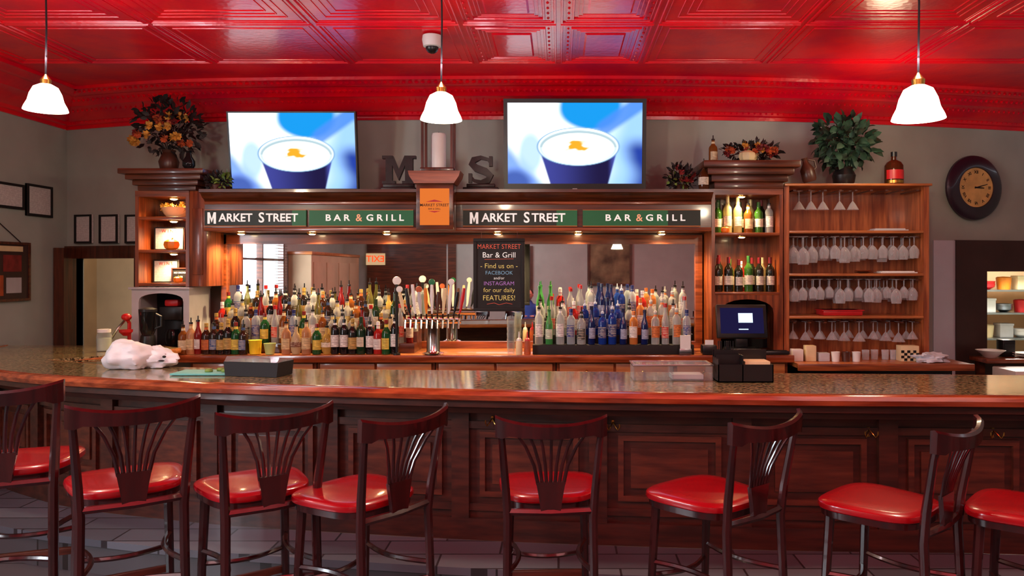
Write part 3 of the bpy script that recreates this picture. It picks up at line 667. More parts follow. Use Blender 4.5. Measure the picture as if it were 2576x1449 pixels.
row(['amber','pink','red','brownor','brownblu','blackgold','blackgold','greenyel','brownblu'],-3.12,-2.62,6.45,1.004,'front row left of yellow tub','front row of liquor bottles left of the taps')
row(['pink','cream','pink','greenyel','yellowl'],-2.27,-1.93,6.46,1.004,'front run right of green cup','front row of liquor bottles left of the taps')
row(['blackwh','blackwh','blackgold','darkgreen','blackwh','redcap','greenyel','blackwh'],-1.86,-1.36,6.46,1.004,'front run beside the taps','front row of liquor bottles left of the taps')
rn=lambda n:[random.choice(mix) for _ in range(n)]
row(rn(21),-2.92,-1.27,6.62,1.081,'second row left of taps','second row of liquor bottles left of the taps')
row(rn(21),-2.92,-1.26,6.74,1.171,'third row left of taps','third row of liquor bottles left of the taps')
row(rn(21),-2.92,-1.25,6.86,1.256,'back row left of taps','back row of liquor bottles left of the taps')
t=thing('bottle_riser','stepped black riser under the right liquor bottles','riser',(.5,6.7,1.0))
ra,rb=WX(1340,6.45),WX(1745,6.45)
for a,d,z in ((6.43,.128,1.08),(6.56,.118,1.15),(6.68,.14,1.255)): put(MB().box(ra,rb,a,a+d,1.001,z,bev=.002),'step','blackm',t,True)
row(['clearw','green','clearw','clearb','clearx','navy','blue','blue','navy','orange','navy','clearo','clearr','clearo','clearb'],ra+.05,rb-.05,6.5,1.081,'front row right of chalkboard','front row of bottles right of the chalkboard')
row(['clearw','clearr','clearw','redcap','blue','blue','navy','blue','clearx','orange','clearo','clearo','clearw','clearr'],ra+.06,rb-.05,6.62,1.151,'second row right of chalkboard','second row of bottles right of the chalkboard')
row(['green','green','redcap','clearr','clearr','clearw','navy','navy','blue','clearb','redcap','orange','clearw','clearo','clearw'],ra+.05,rb-.04,6.75,1.256,'back row right of chalkboard','back row of bottles right of the chalkboard')
row(['wineg','winew','winew','amber','wineg','clearw'],rx0+.08,rx1-.08,6.76,tz(585)+.001,'front of upper right tower shelf','bottles on the upper shelf of the right tower')
row(['wineg','winew','darkgreen','winew','wine'],rx0+.11,rx1-.11,6.88,tz(585)+.001,'back of upper right tower shelf','bottles on the upper shelf of the right tower')
row(['wine','wine','wine','wineg','wine','wine'],rx0+.08,rx1-.08,6.72,tz(735)+.001,'front of lower right tower shelf','wine bottles on the lower shelf of the right tower')
row(['wine','wineg','redcap','wine','winew'],rx0+.11,rx1-.11,6.84,tz(735)+.001,'back of lower right tower shelf','wine bottles on the lower shelf of the right tower')
# ---------------- glasses
gp={}
GL={'wine':[(.036,0),(.036,.003),(.006,.008),(.004,.075),(.022,.09),(.041,.12),(.044,.15),(.036,.195)],
'martini':[(.034,0),(.034,.003),(.005,.008),(.004,.09),(.02,.11),(.052,.165)],
'tumbler':[(.0,0),(.03,0),(.034,.09),(.0325,.09),(.029,.006)]}
def gl(kind,x,y,z,inv,lb,grp,sc=1):
    if (kind,inv) not in gp:
        Mx=Matrix.Scale(-1,4,(0,0,1)) if inv else None
        o=solo(MB().lathe(GL[kind],seg=14,cap=False,Mx=Mx),'wine_glass' if kind=='wine' else ('cocktail_glass' if kind=='martini' else 'tumbler'),'wineglass',lb,'glass',(x,y,z),group=grp); gp[(kind,inv)]=o
    else: o=dup(gp[(kind,inv)],(x,y,z),0,lb,grp)
    o.scale=(sc,sc,sc)
G1='stemmed glasses hanging under the top of the oak rack'
for i,px in enumerate((2010,2040,2070,2112,2145)): gl('martini',WX(px,6.75),6.75,gz(468)-.028,True,'stemmed glass hanging at the rack top, '+ORD[i]+' from the left',G1)
def grow(kind,n,y,z,inv,where,grp,a=None,b=None,sc=(.9,1.08)):
    a=a or gx0+.1;b=b or gx1-.1
    for i in range(n): gl(kind,a+(b-a)*i/(n-1)+random.uniform(-.012,.012),y+random.uniform(-.015,.015),z,inv,('stemmed wine glass' if kind=='wine' else 'stemmed cocktail glass' if kind=='martini' else 'short glass')+', '+ORD[i]+' from left '+where,grp,random.uniform(*sc))
grow('wine',13,6.68,gz(586)-.028,True,'hanging in front under the second rack shelf','glasses hanging over the third opening of the oak rack',None,None,(.95,1.25))
grow('wine',13,6.78,gz(586)-.028,True,'hanging midway under the second rack shelf','glasses hanging over the third opening of the oak rack',gx0+.13,gx1-.08,(.85,1.15))
grow('wine',12,6.9,gz(586)-.028,True,'hanging at the back under the second rack shelf','glasses hanging over the third opening of the oak rack')
grow('wine',14,6.68,gz(694)-.028,True,'hanging in front under the third rack shelf','glasses hanging in the middle of the oak rack',None,None,(.8,1.1))
grow('wine',14,6.78,gz(694)-.028,True,'hanging midway under the third rack shelf','glasses hanging in the middle of the oak rack',gx0+.13,gx1-.08,(.8,1.1))
grow('wine',12,6.9,gz(694)-.028,True,'hanging at the back under the third rack shelf','glasses hanging in the middle of the oak rack')
grow('martini',10,6.72,gz(802)-.028,True,'hanging in front under the lowest rack shelf','cocktail glasses hanging low in the oak rack')
grow('martini',9,6.86,gz(802)-.028,True,'hanging behind under the lowest rack shelf','cocktail glasses hanging low in the oak rack',gx0+.16)
grow('tumbler',5,6.6,.941,False,'on the worktop below the rack','short glasses on the side worktop',WX(2175,6.6),WX(2245,6.6)+.1,(.85,.95))
solo(MB().box(-.17,.17,-.1,.1,0,.05,bev=.012).box(-.18,.18,-.11,.11,.042,.05,bev=.003),'tray','redpl','red plastic basket tray on the third rack shelf','tray',(WX(2115,6.7),6.74,gz(795)+.001))
t=thing('dish_stack','small stack of brown dishes on the middle rack shelf','dishes',(WX(2175,6.7),6.74,gz(688)+.001)); 
for k in range(2): put(MB().lathe([(.03,k*.012),(.07,k*.012+.01),(.075,k*.012+.014),(.03,k*.012+.006)],seg=20),'dish','flo' if k else 'brown',t)
solo(MB().box(-.16,.16,-.08,.08,0,.012,bev=.004).box(-.14,.14,-.06,.06,.012,.02),'napkin_stack','white','flat stack of white napkins on the right of the middle rack shelf','napkins',(WX(2260,6.7),6.76,gz(688)+.001))
solo(MB().box(-.15,.15,-.08,.08,0,.012,bev=.004).box(-.13,.13,-.06,.06,.012,.022),'tray_stack','greywhite','flat grey stack of trays on the second rack shelf','tray',(WX(2240,6.7),6.76,gz(580)+.001))
t=thing('checked_box','small box with black and yellow checked sides on the side worktop','box',(WX(2283,6.5),6.5,.941))
put(MB().box(-.075,.075,-.05,.05,0,.13,bev=.003),'carton','kraft',t)
m=MB()
for i in range(6):
    for j in range(4):
        if (i+j)%2: m.box(-.075+i*.025,-.05+i*.025,-.052,-.05,.005+j*.022,.027+j*.022)
put(m,'check_pattern','black',t)
for i,(px,w,h,mt,nm,lb) in enumerate(((2004,.045,.1,'white','carton','small white carton at the left end of the side worktop'),(2037,.043,.13,'kraft','carton','cream carton on the side worktop beside the white one'),(2070,.045,.07,'greywhite','carton','low grey carton on the side worktop'))):
    solo(MB().box(-w,w,-.04,.04,0,h,bev=.004).box(-w*.7,w*.7,-.042,-.04,h*.25,h*.7),nm,mt,lb,'carton',(WX(px,6.5),6.5,.941))
for i,px in enumerate((2102,2128,2154)):
    solo(MB().lathe([(.0,0),(.03,0),(.036,.08),(.034,.08),(.028,.006)],seg=14),'cup','white' if i!=1 else 'brown','small '+('white' if i!=1 else 'brown')+' cup, '+ORD[i]+' of three in a row on the side worktop','cup',(WX(px,6.46),6.46,.941),group='cups on the side worktop')
def cloth(rx,ry,h,seed,wr=.3,seg=40,fine=.45):
    m=MB(); r=bmesh.ops.create_uvsphere(m.bm,u_segments=seg,v_segments=seg//2,radius=1)
    for v in r['verts']:
        n=noise.noise(v.co*1.6+Vector((seed,0,0)))*wr+noise.noise(v.co*4+Vector((seed,3,0)))*wr*.4+abs(noise.noise(v.co*7+Vector((0,seed,0))))*wr*fine
        q=v.co*(1+n); v.co=Vector((q.x*rx,q.y*ry,max(0,(q.z+.75)*h/1.75)))
    return m
solo(cloth(.13,.08,.07,3.3,.6),'cleaning_cloth','walllite','crumpled pale blue cloth at the right end of the side worktop','cloth',(WX(2335,6.45),6.42,.943))
# ---------------- beer taps
tapx=WX(1084,6.3); TD=6.42
t=thing('beer_tap_tower','chrome beer tap tower with many handles in front of the bottles','beer taps',(tapx,TD,1.004))
put(MB().lathe([(.09,0),(.09,.012),(.06,.02),(.055,.03),(.055,.24),(.06,.26)],seg=20),'column','chrome',t)
put(MB().tube([(-.23,0,.29),(.23,0,.29)],.035,12),'manifold','chrome',t)
hm=['kraft','black','white','greywhite','pump','white','brown','kraft','white','black','redpl']
for i in range(11):
    x=-.22+.044*i; lean=(i-5)*.003
    f=put(MB().tube([(x,-.03,.29),(x,-.07,.285),(x,-.085,.22)],[.009,.01,.008],6).tube([(x,-.06,.3),(x+lean*.2,-.065,.34)],.007,6),'faucet','chrome',t)
    hh=.18+.06*((i*7)%3)/2
    pts=[(x+lean*.2,-.065,.34),(x+lean,-.068,.37),(x+lean*2,-.07,.34+hh*.6),(x+lean*3,-.075,.34+hh)]
    put(MB().tube(pts,[.006,.01,.017,.012],8,flat=(1,.6)),'tap_handle',hm[i],f)
    if i in (0,3,5,8):
        q=Vector(pts[-1])+Vector((0,0,.02))
        put(MB().lathe([(.0,-.008),(.024,-.006),(.027,0),(.024,.006),(0,.008)],seg=18,Mx=Matrix.Translation(q)@Matrix.Rotation(R(90),4,'X')),'tap_badge',['white','green','redpl','flo'][i%4],f)
t=thing('tall_tap','white round badge on tall tap beside the bottles','beer taps',(WX(997,6.36),6.38,1.004))
put(MB().lathe([(.03,0),(.03,.01),(.012,.02),(.012,.5),(.016,.52)],seg=12),'stem','black',t); put(MB().lathe([(0,-.01),(.033,-.008),(.036,0),(.033,.008),(0,.01)],seg=22,Mx=Matrix.Translation((0,0,.61))@Matrix.Rotation(R(90),4,'X')),'badge','white',t); put(MB().tube([(0,0,.52),(0,0,.58)],.014,8),'handle','black',t)
# ---------------- chalkboard
t=thing('chalkboard','framed chalkboard with coloured chalk writing hanging before the mirror','chalkboard',(WX(1255,6.4),6.42,1.36))
w=.213;h=.605
put(MB().box(-w+.02,w-.02,0,.015,.02,h-.02),'board','chalk',t)
m=MB().box(-w,w,-.012,.02,0,.03,bev=.005).box(-w,w,-.012,.02,h-.03,h,bev=.005).box(-w,-w+.03,-.012,.02,.03,h-.03,bev=.005).box(w-.03,w,-.012,.02,.03,h-.03,bev=.005); put(m,'frame','blackm',t)
for s_,sz,mt,z,sx in (('MARKET STREET',.056,'txtr',.535,.88),('Bar & Grill',.064,'txtw',.465,1),('- Find us on -',.058,'txty',.375,1),('FACEBOOK',.044,'txtb',.318,1),('and/or',.034,'txtw',.275,1),('INSTAGRAM',.046,'txtp',.23,1),('for our daily',.052,'txty',.175,1),('FEATURES!',.06,'txty',.11,.95)):
    text(s_,sz,mt,t,(0,-.001,z),.0005,-.0004,sx)
put(MB().tube([(-.12,-.001,.43),(.12,-.001,.435)],.002,4).tube([(-.1,-.001,.06),(-.04,-.001,.07),(.0,-.001,.055),(.06,-.001,.07),(.11,-.001,.06)],.002,4),'chalk_flourish','txtr',t)
for sx in (-.15,.15): put(MB().tube([(sx,.01,h),(sx,.05,.665)],.003,5),'hanging_wire','steel',t)
# ---------------- televisions
def sstep(a,b,x):
    t_=max(0,min(1,(x-a)/(b-a))); return t_*t_*(3-2*t_)
def mix3(a,b,t_): return [a[i]*(1-t_)+b[i]*t_ for i in range(3)]
def picture_col(u,v):
    w_=noise.noise(Vector((u*3,v*3,1.3)))*.08
    L=lambda r,g,b:[lin(r)*1,lin(g),lin(b)]
    col=[x*1.35 for x in L(238,246,255)]
    col=mix3(col,L(150,195,250),sstep(.5,.95,u+w_+v*.1))
    d=math.hypot((u-.6)/.26,(v-.05)/.3)+w_*2; col=mix3(col,L(24,140,215),(1-sstep(.75,1.05,d)))
    d=abs(v-(.42-(u-.62)*1.15))/.13; col=mix3(col,L(70,130,225),(1-sstep(.5,1.2,d))*sstep(.62,.7,u)*.9)
    col=mix3(col,L(36,60,150),sstep(.82,1.0,u+w_)*sstep(.35,.6,v))
    d=u/.3+(.95-v)/.5+w_*3; col=mix3(col,L(90,140,235),(1-sstep(.55,1.05,d))*.9)
    d=math.hypot((u-.17)/.1,(v-.62)/.3); col=mix3(col,L(150,190,245),(1-sstep(.6,1.2,d))*.8)
    d=math.hypot((u-.05)/.16,(v-1.0)/.22); col=mix3(col,L(40,60,140),(1-sstep(.5,1.1,d))*.8)
    if v>.52:
        k=(v-.52)/.48; xl=.225+.09*k; xr=.825-.075*k
        ins=sstep(xl-.008,xl+.008,u)*(1-sstep(xr-.008,xr+.008,u))
        cc=mix3(L(60,64,140),L(30,24,60),sstep(.25,.7,u)); cc=mix3(cc,L(80,90,190),sstep(.74,.8,u)*.6)
        col=mix3(col,cc,ins)
    e=math.hypot((u-.525)/.308,(v-.54)/.238)
    col=mix3(col,L(120,160,196),1-sstep(.985,1.02,e)); col=mix3(col,L(220,236,240),(1-sstep(.955,.985,e)))
    e=math.hypot((u-.525)/.285,(v-.55)/.208); col=mix3(col,L(150,176,186),(1-sstep(.98,1.02,e))*(.8 if v<.55 else .4))
    e=math.hypot((u-.525)/.275,(v-.562)/.195); col=mix3(col,[1.3,1.28,1.15],1-sstep(.93,1.0,e))
    e=math.hypot((u-.515)/.1,(v-.535)/.075)+noise.noise(Vector((u*22,v*22,3)))*.7; col=mix3(col,L(232,160,40),(1-sstep(.5,.95,e)))
    return col
def tv(name,lb,x0,x1,y0,y1,D,bez,tilt):
    W=(x1-x0)*D/F; z0,z1=WZ(y1,D),WZ(y0,D); H=(z1-z0)
    t=thing('television',lb,'television',((x0+x1)/2*D/F-VX*D/F,D,z0),rx=R(tilt))
    put(MB().box(-W/2,W/2,0,.05,0,H,bev=.006).box(-W/3,W/3,.05,.1,H*.2,H*.8,bev=.01),'casing','black',t)
    m=MB().box(-W/2,W/2,-.012,0,0,bez*1.6).box(-W/2,W/2,-.012,0,H-bez,H).box(-W/2,-W/2+bez,-.012,0,bez*1.6,H-bez).box(W/2-bez,W/2,-.012,0,bez*1.6,H-bez); put(m,'bezel','black',t)
    sw=W-2*bez; sh=H-2.6*bez; zb=bez*1.6; NX,NY=200,116; vs=[];cs=[];fs=[]
    for j in range(NY+1):
        for i in range(NX+1):
            u=i/NX;v=1-j/NY; vs.append((-sw/2+sw*u,-.003,zb+sh*j/NY)); cs+=picture_col(u,v)+[1]
    for j in range(NY):
        for i in range(NX): a=j*(NX+1)+i; fs.append((a,a+1,a+NX+2,a+NX+1))
    me=bpy.data.meshes.new('screen'); me.from_pydata(vs,[],fs); at=me.color_attributes.new('Col','FLOAT_COLOR','POINT'); at.data.foreach_set('color',cs); me.materials.append(M['screen'])
    o=bpy.data.objects.new('screen',me); C.objects.link(o); o.parent=t
    put(MB().box(-.02,.02,-.013,-.012,.008,.014),'badge','greywhite',t)
    put(MB().box(-.12,.12,.05,.34,H*.45,H*.55),'wall_bracket','black',t)
    return t
tv('television','thin framed television mounted left of the letter ornament, tilted down',582,902,284,480,6.72,.012,8)
tv('television','larger thick framed television mounted right of the letter ornament',1268,1624,252,478,6.7,.034,5)
# ---------------- pendants
def pendant(px,py,D,sc,lb):
    x=WX(px,D); z=WZ(py,D)
    t=thing('pendant_lamp',lb,'pendant lamp',(x,D,z),group='pendant lamps over the bar')
    s_=sc
    put(MB().lathe([(.11*s_,0),(.104*s_,.018*s_),(.088*s_,.05*s_),(.078*s_,.09*s_),(.06*s_,.128*s_),(.03*s_,.145*s_),(.022*s_,.145*s_),(.056*s_,.118*s_),(.074*s_,.085*s_),(.084*s_,.048*s_),(.1*s_,.015*s_)],seg=28,cap=False),'lamp_shade','lamp',t)
    put(MB().lathe([(.026*s_,.14*s_),(.028*s_,.17*s_),(.012*s_,.19*s_),(.006,.2*s_)],seg=14),'socket','gold',t)
    put(MB().tube([(0,0,.19*s_),(.004,0,(ZC-z)*.6),(0,0,ZC-z-.03)],.005,6),'cord','blackm',t)
    put(MB().lathe([(.02,-.04),(.06,-.02),(.065,-.001)],cz=ZC-z,seg=18),'ceiling_canopy','blackm',t)
    light('POINT',(x,D,z-.03),32,(1,.83,.6),.06)
    light('POINT',(x,D,z+.3),9,(1,.74,.85),.04)
pendant(1110,302,4.1,1.0,'lit bell shaped pendant lamp hanging in the middle above the bar')
pendant(115,278,4.3,1.0,'lit bell shaped pendant lamp hanging at the left above the bar')
pendant(2310,300,3.75,1.12,'lit bell shaped pendant lamp hanging at the right above the bar')
t=thing('pendant_lamp','small pendant lamp over the rear table, seen only in the mirror','pendant lamp',(1.1,-.6,2.1))
put(MB().lathe([(.11,0),(.09,.05),(.06,.13),(.02,.15)],seg=20,cap=False),'lamp_shade','lamp',t); put(MB().tube([(0,0,.15),(0,0,ZC-2.11)],.005,6),'cord','blackm',t)
xx=WX(1087,5.45)
t=thing('security_camera','white dome security camera on the red ceiling','security camera',(xx,5.45,ZC-.012))
put(MB().lathe([(.066,0),(.07,-.03),(.062,-.075),(.05,-.08)],seg=22),'housing','white',t); put(MB().ell((0,0,-.08),.046,.046,.045,16),'dome','black',t)
# ---------------- clock
CD=7.6
ckx=WX(2438,CD); cky=wallY(ckx)-.06; sl=math.atan2(wallY(ckx+.2)-wallY(ckx-.2),.4)
t=thing('wall_clock','round dark rimmed wall clock with small gold roman numeral face','clock',(ckx,cky,WZ(475,CD)),rz=sl)
RX=Matrix.Rotation(R(90),4,'X')
put(MB().lathe([(.0,-.035),(.3,-.035),(.315,-.02),(.31,.0),(.28,.02),(.21,.03),(.195,.03),(.19,.01),(0,.01)],seg=48,Mx=RX),'case','purple',t)
put(MB().lathe([(0,.012),(.19,.012),(.19,.02),(0,.02)],seg=40,Mx=RX),'dial','clockface',t)
for i,n in enumerate(['XII','I','II','III','IIII','V','VI','VII','VIII','IX','X','XI']):
    a=R(30*i); text(n,.04,'blackm',t,(.148*math.sin(a),-.0215,.148*math.cos(a)),.0005,.0009,1,(R(90),a,0),'numeral')
put(MB().prism([(-.006,-.02),(.006,-.02),(.003,.13),(-.003,.13)],-.025,-.023,'y',Matrix.Rotation(R(75),4,'Y')),'minute_hand','blackm',t)
put(MB().prism([(-.008,-.02),(.008,-.02),(.004,.085),(-.004,.085)],-.028,-.026,'y',Matrix.Rotation(R(93),4,'Y')),'hour_hand','blackm',t)
# ---------------- frames on left
def picture(x0,x1,y0,y1,D,lb,mat):
    x=WX((x0+x1)/2,D); D2=wallY(x)-.03; sl=math.atan2(wallY(x+.2)-wallY(x-.2),.4)
    w=(x1-x0)*D2/F/2; z0,z1=WZ(y1,D2),WZ(y0,D2); x=WX((x0+x1)/2,D2)
    t=thing('picture_frame',lb,'picture frame',(x,wallY(x)-.03,z0),rz=sl); h=z1-z0; b=.018
    put(MB().box(-w,w,0,.02,0,h),'print',mat,t)
    put(MB().box(-w,w,-.012,0,0,b).box(-w,w,-.012,0,h-b,h).box(-w,-w+b,-.012,0,b,h-b).box(w-b,w,-.012,0,b,h-b),'frame','blackm',t)
picture(182,237,540,612,7.55,'black framed certificate above the doorway, nearest the corner','paper')
picture(245,304,540,612,7.5,'black framed certificate above the doorway, middle one','paper')
picture(311,365,540,612,7.4,'black framed certificate half hidden by the left tower','paper')
def lpic(xa,xb,ya,yb,lb,mat,wire=False,fr='blackm'):
    Da=XL*F/(max(xa,-140)-VX); Db=XL*F/(xb-VX); Dm=(Da+Db)/2
    z0,z1=WZ(yb,Dm),WZ(ya,Dm)
    t=thing('picture_frame',lb,'picture frame',(XL+.004,Dm,z0)); w=abs(Db-Da)/2; h=z1-z0; b=.022
    put(MB().box(0,.015,-w,w,0,h),'print',mat,t)
    put(MB().box(.0,.025,-w,w,0,b).box(0,.025,-w,w,h-b,h).box(0,.025,-w,-w+b,b,h-b).box(0,.025,w-b,w,b,h-b),'frame',fr,t)
    if wire:
        put(MB().tube([(.01,-w*.7,h),(.01,0,h+.16),(.01,w*.7,h)],.004,5),'hanging_wire','blackm',t)
        for (a,b_,z_,zz,mm) in ((-.8,.75,.84,.93,'kraft'),(-.7,-.05,.5,.78,'greywhite'),(.1,.7,.5,.78,'flr'),(-.7,.1,.1,.44,'flo'),(.2,.7,.14,.4,'greywhite')): put(MB().box(.015,.018,a*w,b_*w,h*z_,h*zz),'picture_part',mm,t)
lpic(-60,55,457,522,'black framed certificate on the left wall, cut by the photo edge','paper')
lpic(62,126,466,545,'black framed certificate on the left wall, nearest the corner','paper')
lpic(-90,70,607,760,'framed poster of several pictures hanging by a wire on the left wall','postr',wire=True,fr='wooddk')
# ---------------- plants and ornaments
def foliage(c0,rx,ry,rz,n,L,w,up=.3):
    m=MB()
    for _ in range(n):
        while True:
            d=Vector((random.uniform(-1,1),random.uniform(-1,1),random.uniform(-1,1)))
            if .1<d.length<1: break
        p=Vector((c0[0]+d.x*rx,c0[1]+d.y*ry,c0[2]+d.z*rz)); q=Vector((d.x,d.y,d.z+up)); m.leaf(p,q+Vector((random.uniform(-.7,.7),random.uniform(-.7,.7),random.uniform(-.7,.7))),L*random.uniform(.6,1.2),w*random.uniform(.7,1.2))
    return m
def flowers(t,name,mat,c0,rx,ry,rz,n,r):
    for _ in range(n):
        m=MB(); a=random.uniform(3.3,6.1); b=random.uniform(-.6,1.2); p=Vector((c0[0]+rx*math.cos(a)*math.cos(b),c0[1]+ry*math.sin(a)*math.cos(b),c0[2]+rz*math.sin(b)))
        for k in range(9):
            t_=k*.7; m.leaf(p,(math.cos(t_),-.6+.2*math.sin(t_),math.sin(t_)),r*1.1,r*.4)
        m.ell(p,r*.3,r*.3,r*.3,6); put(m,name,mat,t)
zt=tz(428)
t=thing('flower_arrangement','tall dark autumn flower arrangement on the left tower','flowers',(WX(425,6.75),6.75,zt+.001))
put(MB().lathe([(.05,0),(.07,.02),(.085,.09),(.06,.15),(.05,.17),(.06,.19)],seg=18),'vase','brown',t)
put(foliage((0,0,.4),.29,.18,.25,330,.08,.02,.1),'foliage','leafdk',t)
for k in range(8): a=k*.8; put(MB().tube([(0,0,.15),(.1*math.cos(a),.07*math.sin(a),.3),(.22*math.cos(a),.12*math.sin(a),.45+.1*math.sin(k))],.004,5),'stem','leafdk',t)
flowers(t,'yellow_flower','fly',(0,-.05,.32),.29,.17,.18,14,.042); flowers(t,'orange_flower','flo',(0,-.05,.3),.28,.17,.16,8,.04); flowers(t,'red_flower','flr',(-.05,-.03,.3),.2,.17,.2,7,.036)
solo(MB().lathe([(.03,0),(.05,.03),(.05,.07),(.025,.11),(.02,.14),(.028,.155)],seg=16),'glass_decanter','darkglass','small dark glass decanter right of the tall flower arrangement','decanter',(WX(478,6.58)+.0,6.56,zt+.001))
t=thing('trailing_plant','trailing greenery with light leaves on the canopy beside left television','plant',(WX(558,6.62),6.53,2.376))
put(foliage((-.0,0,.07),.1,.05,.06,130,.055,.015,.3),'foliage','leafdk',t); put(foliage((.05,-.03,.08),.08,.04,.05,50,.05,.014,.4),'light_leaves','leaflt',t); put(MB().lathe([(.05,0),(.06,.04),(.05,.05)],seg=14),'pot','brown',t)
t=thing('dried_flowers','low dried flowers with red blooms beside the right television','flowers',(WX(1712,6.72),6.68,2.376))
put(MB().lathe([(.05,0),(.065,.04),(.055,.06)],seg=14),'pot','brown',t); put(foliage((0,0,.12),.12,.08,.1,180,.06,.014,.3),'foliage','leafdk',t); flowers(t,'red_flower','flr',(0,-.02,.13),.1,.08,.08,6,.03); put(foliage((-.02,-.04,.1),.1,.06,.06,40,.05,.012,.4),'light_leaves','leaflt',t)
zr=tz(408)
t=thing('flower_basket','basket of red, orange and yellow autumn flowers on the right tower','flowers',(WX(1890,6.75),6.82,zr+.001))
put(MB().lathe([(.05,0),(.07,.06),(.085,.1),(.08,.1)],seg=16),'basket','kraft',t); put(foliage((0,0,.12),.25,.08,.07,170,.07,.016,.2),'foliage','leafdk',t); flowers(t,'red_flower','flr',(0,-.03,.12),.23,.09,.07,8,.036); flowers(t,'orange_flower','flo',(0,-.04,.12),.22,.08,.06,6,.036); flowers(t,'yellow_flower','fly',(0,-.04,.12),.18,.08,.06,4,.032)
bottle('darkam',WX(1763,6.7),6.56,2.376,'dark squat bottle on the canopy just left of the right tower','ornament bottles on top of the back bar',sc=1)
bottle('amber',WX(1795,6.7),6.72,zr+.001,'amber bottle at the left end of the right tower top','ornament bottles on top of the back bar',sc=.8)
zg=gz(462)
t=thing('potted_plant','leafy dark green plant in a dark vase on the oak rack','plant',(WX(2125,6.78),6.8,zg+.001))
put(MB().lathe([(.07,0),(.09,.03),(.1,.09),(.075,.14),(.085,.16)],seg=18),'pot','black',t); put(foliage((0,0,.38),.25,.17,.22,300,.11,.036,.0),'foliage','leaf',t)
for k in range(8): a=k*.8; put(MB().tube([(0,0,.14),(.1*math.cos(a),.08*math.sin(a),.28),(.2*math.cos(a),.12*math.sin(a),.4)],.005,5),'stem','leaf',t)
t=thing('display_bottle','oversized amber whisky bottle with red label on the oak rack','bottle',(WX(2250,6.75),6.76,zg+.001))
put(MB().lathe([(.0,0),(.075,0),(.08,.01),(.078,.17),(.06,.2),(.025,.22),(.022,.27)],seg=20),'glass_body',glass('big_bottle',c(70,32,16),.15),t); put(MB().arc(.0792,.05,.13,R(200),R(340),10),'label','redpl',t); put(MB().arc(.0792,.015,.04,R(200),R(340),10),'lower_label','gold',t); put(MB().lathe([(.026,.25),(.026,.29),(0,.29)],seg=14),'cap','black',t)
t=thing('jug','brown stoneware jug leaning at the left end of the oak rack top','jug',(WX(2032,6.75),6.68,zg+.012))
Mt=Matrix.Rotation(R(-14),4,'Y'); put(MB().lathe([(.0,.012),(.05,.012),(.06,.03),(.06,.12),(.03,.17),(.022,.2),(.03,.22)],seg=18,Mx=Mt),'body','brown',t); put(MB().tube([(.03,0,.2),(.08,0,.18),(.08,0,.12),(.055,0,.1)],.008,6,ref=(0,1,0),Mx=Mt),'handle','brown',t)
def pumpkin(x,y,z,r,lb,mat='pump'):
    t=thing('pumpkin',lb,'pumpkin',(x,y,z)); m=MB(); n=32; pr=[(0,.02),(.5,.0),(.85,.15),(1,.45),(.9,.75),(.5,.93),(.15,.86)]; rg=[]
    for q,zz in pr:
        rg.append([m.bm.verts.new((r*q*(1+.07*math.cos(8*2*math.pi*k/n))*math.cos(2*math.pi*k/n),r*q*(1+.07*math.cos(8*2*math.pi*k/n))*math.sin(2*math.pi*k/n),zz*r*1.5)) for k in range(n)])
    for A,B in zip(rg,rg[1:]):
        for k in range(n): m.bm.faces.new((A[k],A[(k+1)%n],B[(k+1)%n],B[k]))
    m.bm.faces.new(rg[-1]); bmesh.ops.remove_doubles(m.bm,verts=m.bm.verts,dist=1e-5)
    put(m,'flesh',mat,t); put(MB().tube([(0,0,r*1.3),(r*.08,0,r*1.5),(r*.2,0,r*1.65)],[r*.12,r*.09,r*.1],6),'stem','leaflt',t)
    return t
pumpkin(WX(1880,6.62),6.62,zr+.001,.07,'pale cream pumpkin in front of the flowers on the right tower','palepump')
xm=(lx0+lx1)/2
t=thing('basket','oval basket of pale dried flowers on top shelf of left tower','basket',(xm+.02,6.8,tz(545)+.001))
put(MB().lathe([(.07,0),(.1,.04),(.12,.09),(.115,.09)],seg=20),'bowl','kraft',t); flowers(t,'dried_flower','fly',(0,0,.09),.1,.08,.04,9,.035)
def card(x,z,w,h,y,mt,lb,words=(),rz=0):
    t=thing('framed_card',lb,'framed card',(x,y,z),rz=rz)
    put(MB().box(-w/2,w/2,0,.012,0,h),'card',mt,t); b=.01
    put(MB().box(-w/2,w/2,-.006,0,0,b).box(-w/2,w/2,-.006,0,h-b,h).box(-w/2,-w/2+b,-.006,0,b,h-b).box(w/2-b,w/2,-.006,0,b,h-b),'frame','blackm' if mt!='chalk' else 'brown',t)
    for s_,sz,m_,dz in words: text(s_,sz,m_,t,(0,-.002,dz),.0005,.0004)
    return t
card(xm-.03,tz(628)+.001,.26,.2,6.78,'paper','framed white card headed WINS on the middle shelf of left tower',[('W I N S',.04,'txtr',.165)])
card(lx1-.075,tz(628)+.001,.07,.22,6.84,'redpl','narrow red card at the right of the middle tower shelf')
pumpkin(xm+.04,6.68,tz(628)+.001,.062,'glowing orange pumpkin ornament in front of the middle shelf card')
card(xm-.07,tz(712)+.001,.22,.2,6.8,'paper','framed white card headed WINS on the lowest shelf of left tower',[('W I N S',.036,'txtr',.165)])
card(xm+.09,tz(712)+.001,.17,.13,6.75,'chalk','small black sign beside the lower framed card',[('NO SMOKING',.02,'txtw',.085),('OR',.02,'txtw',.05)])
pumpkin(xm+.1,6.67,tz(712)+.001,.038,'small plain orange pumpkin on the lowest shelf of left tower')
pumpkin(rx0+.13,6.66,tz(585)+.001,.036,'small orange pumpkin among bottles on upper right tower shelf')
t=thing('coffee_maker','black coffee maker with red top inside the white arched niche','coffee maker',(xm,6.8,1.005))
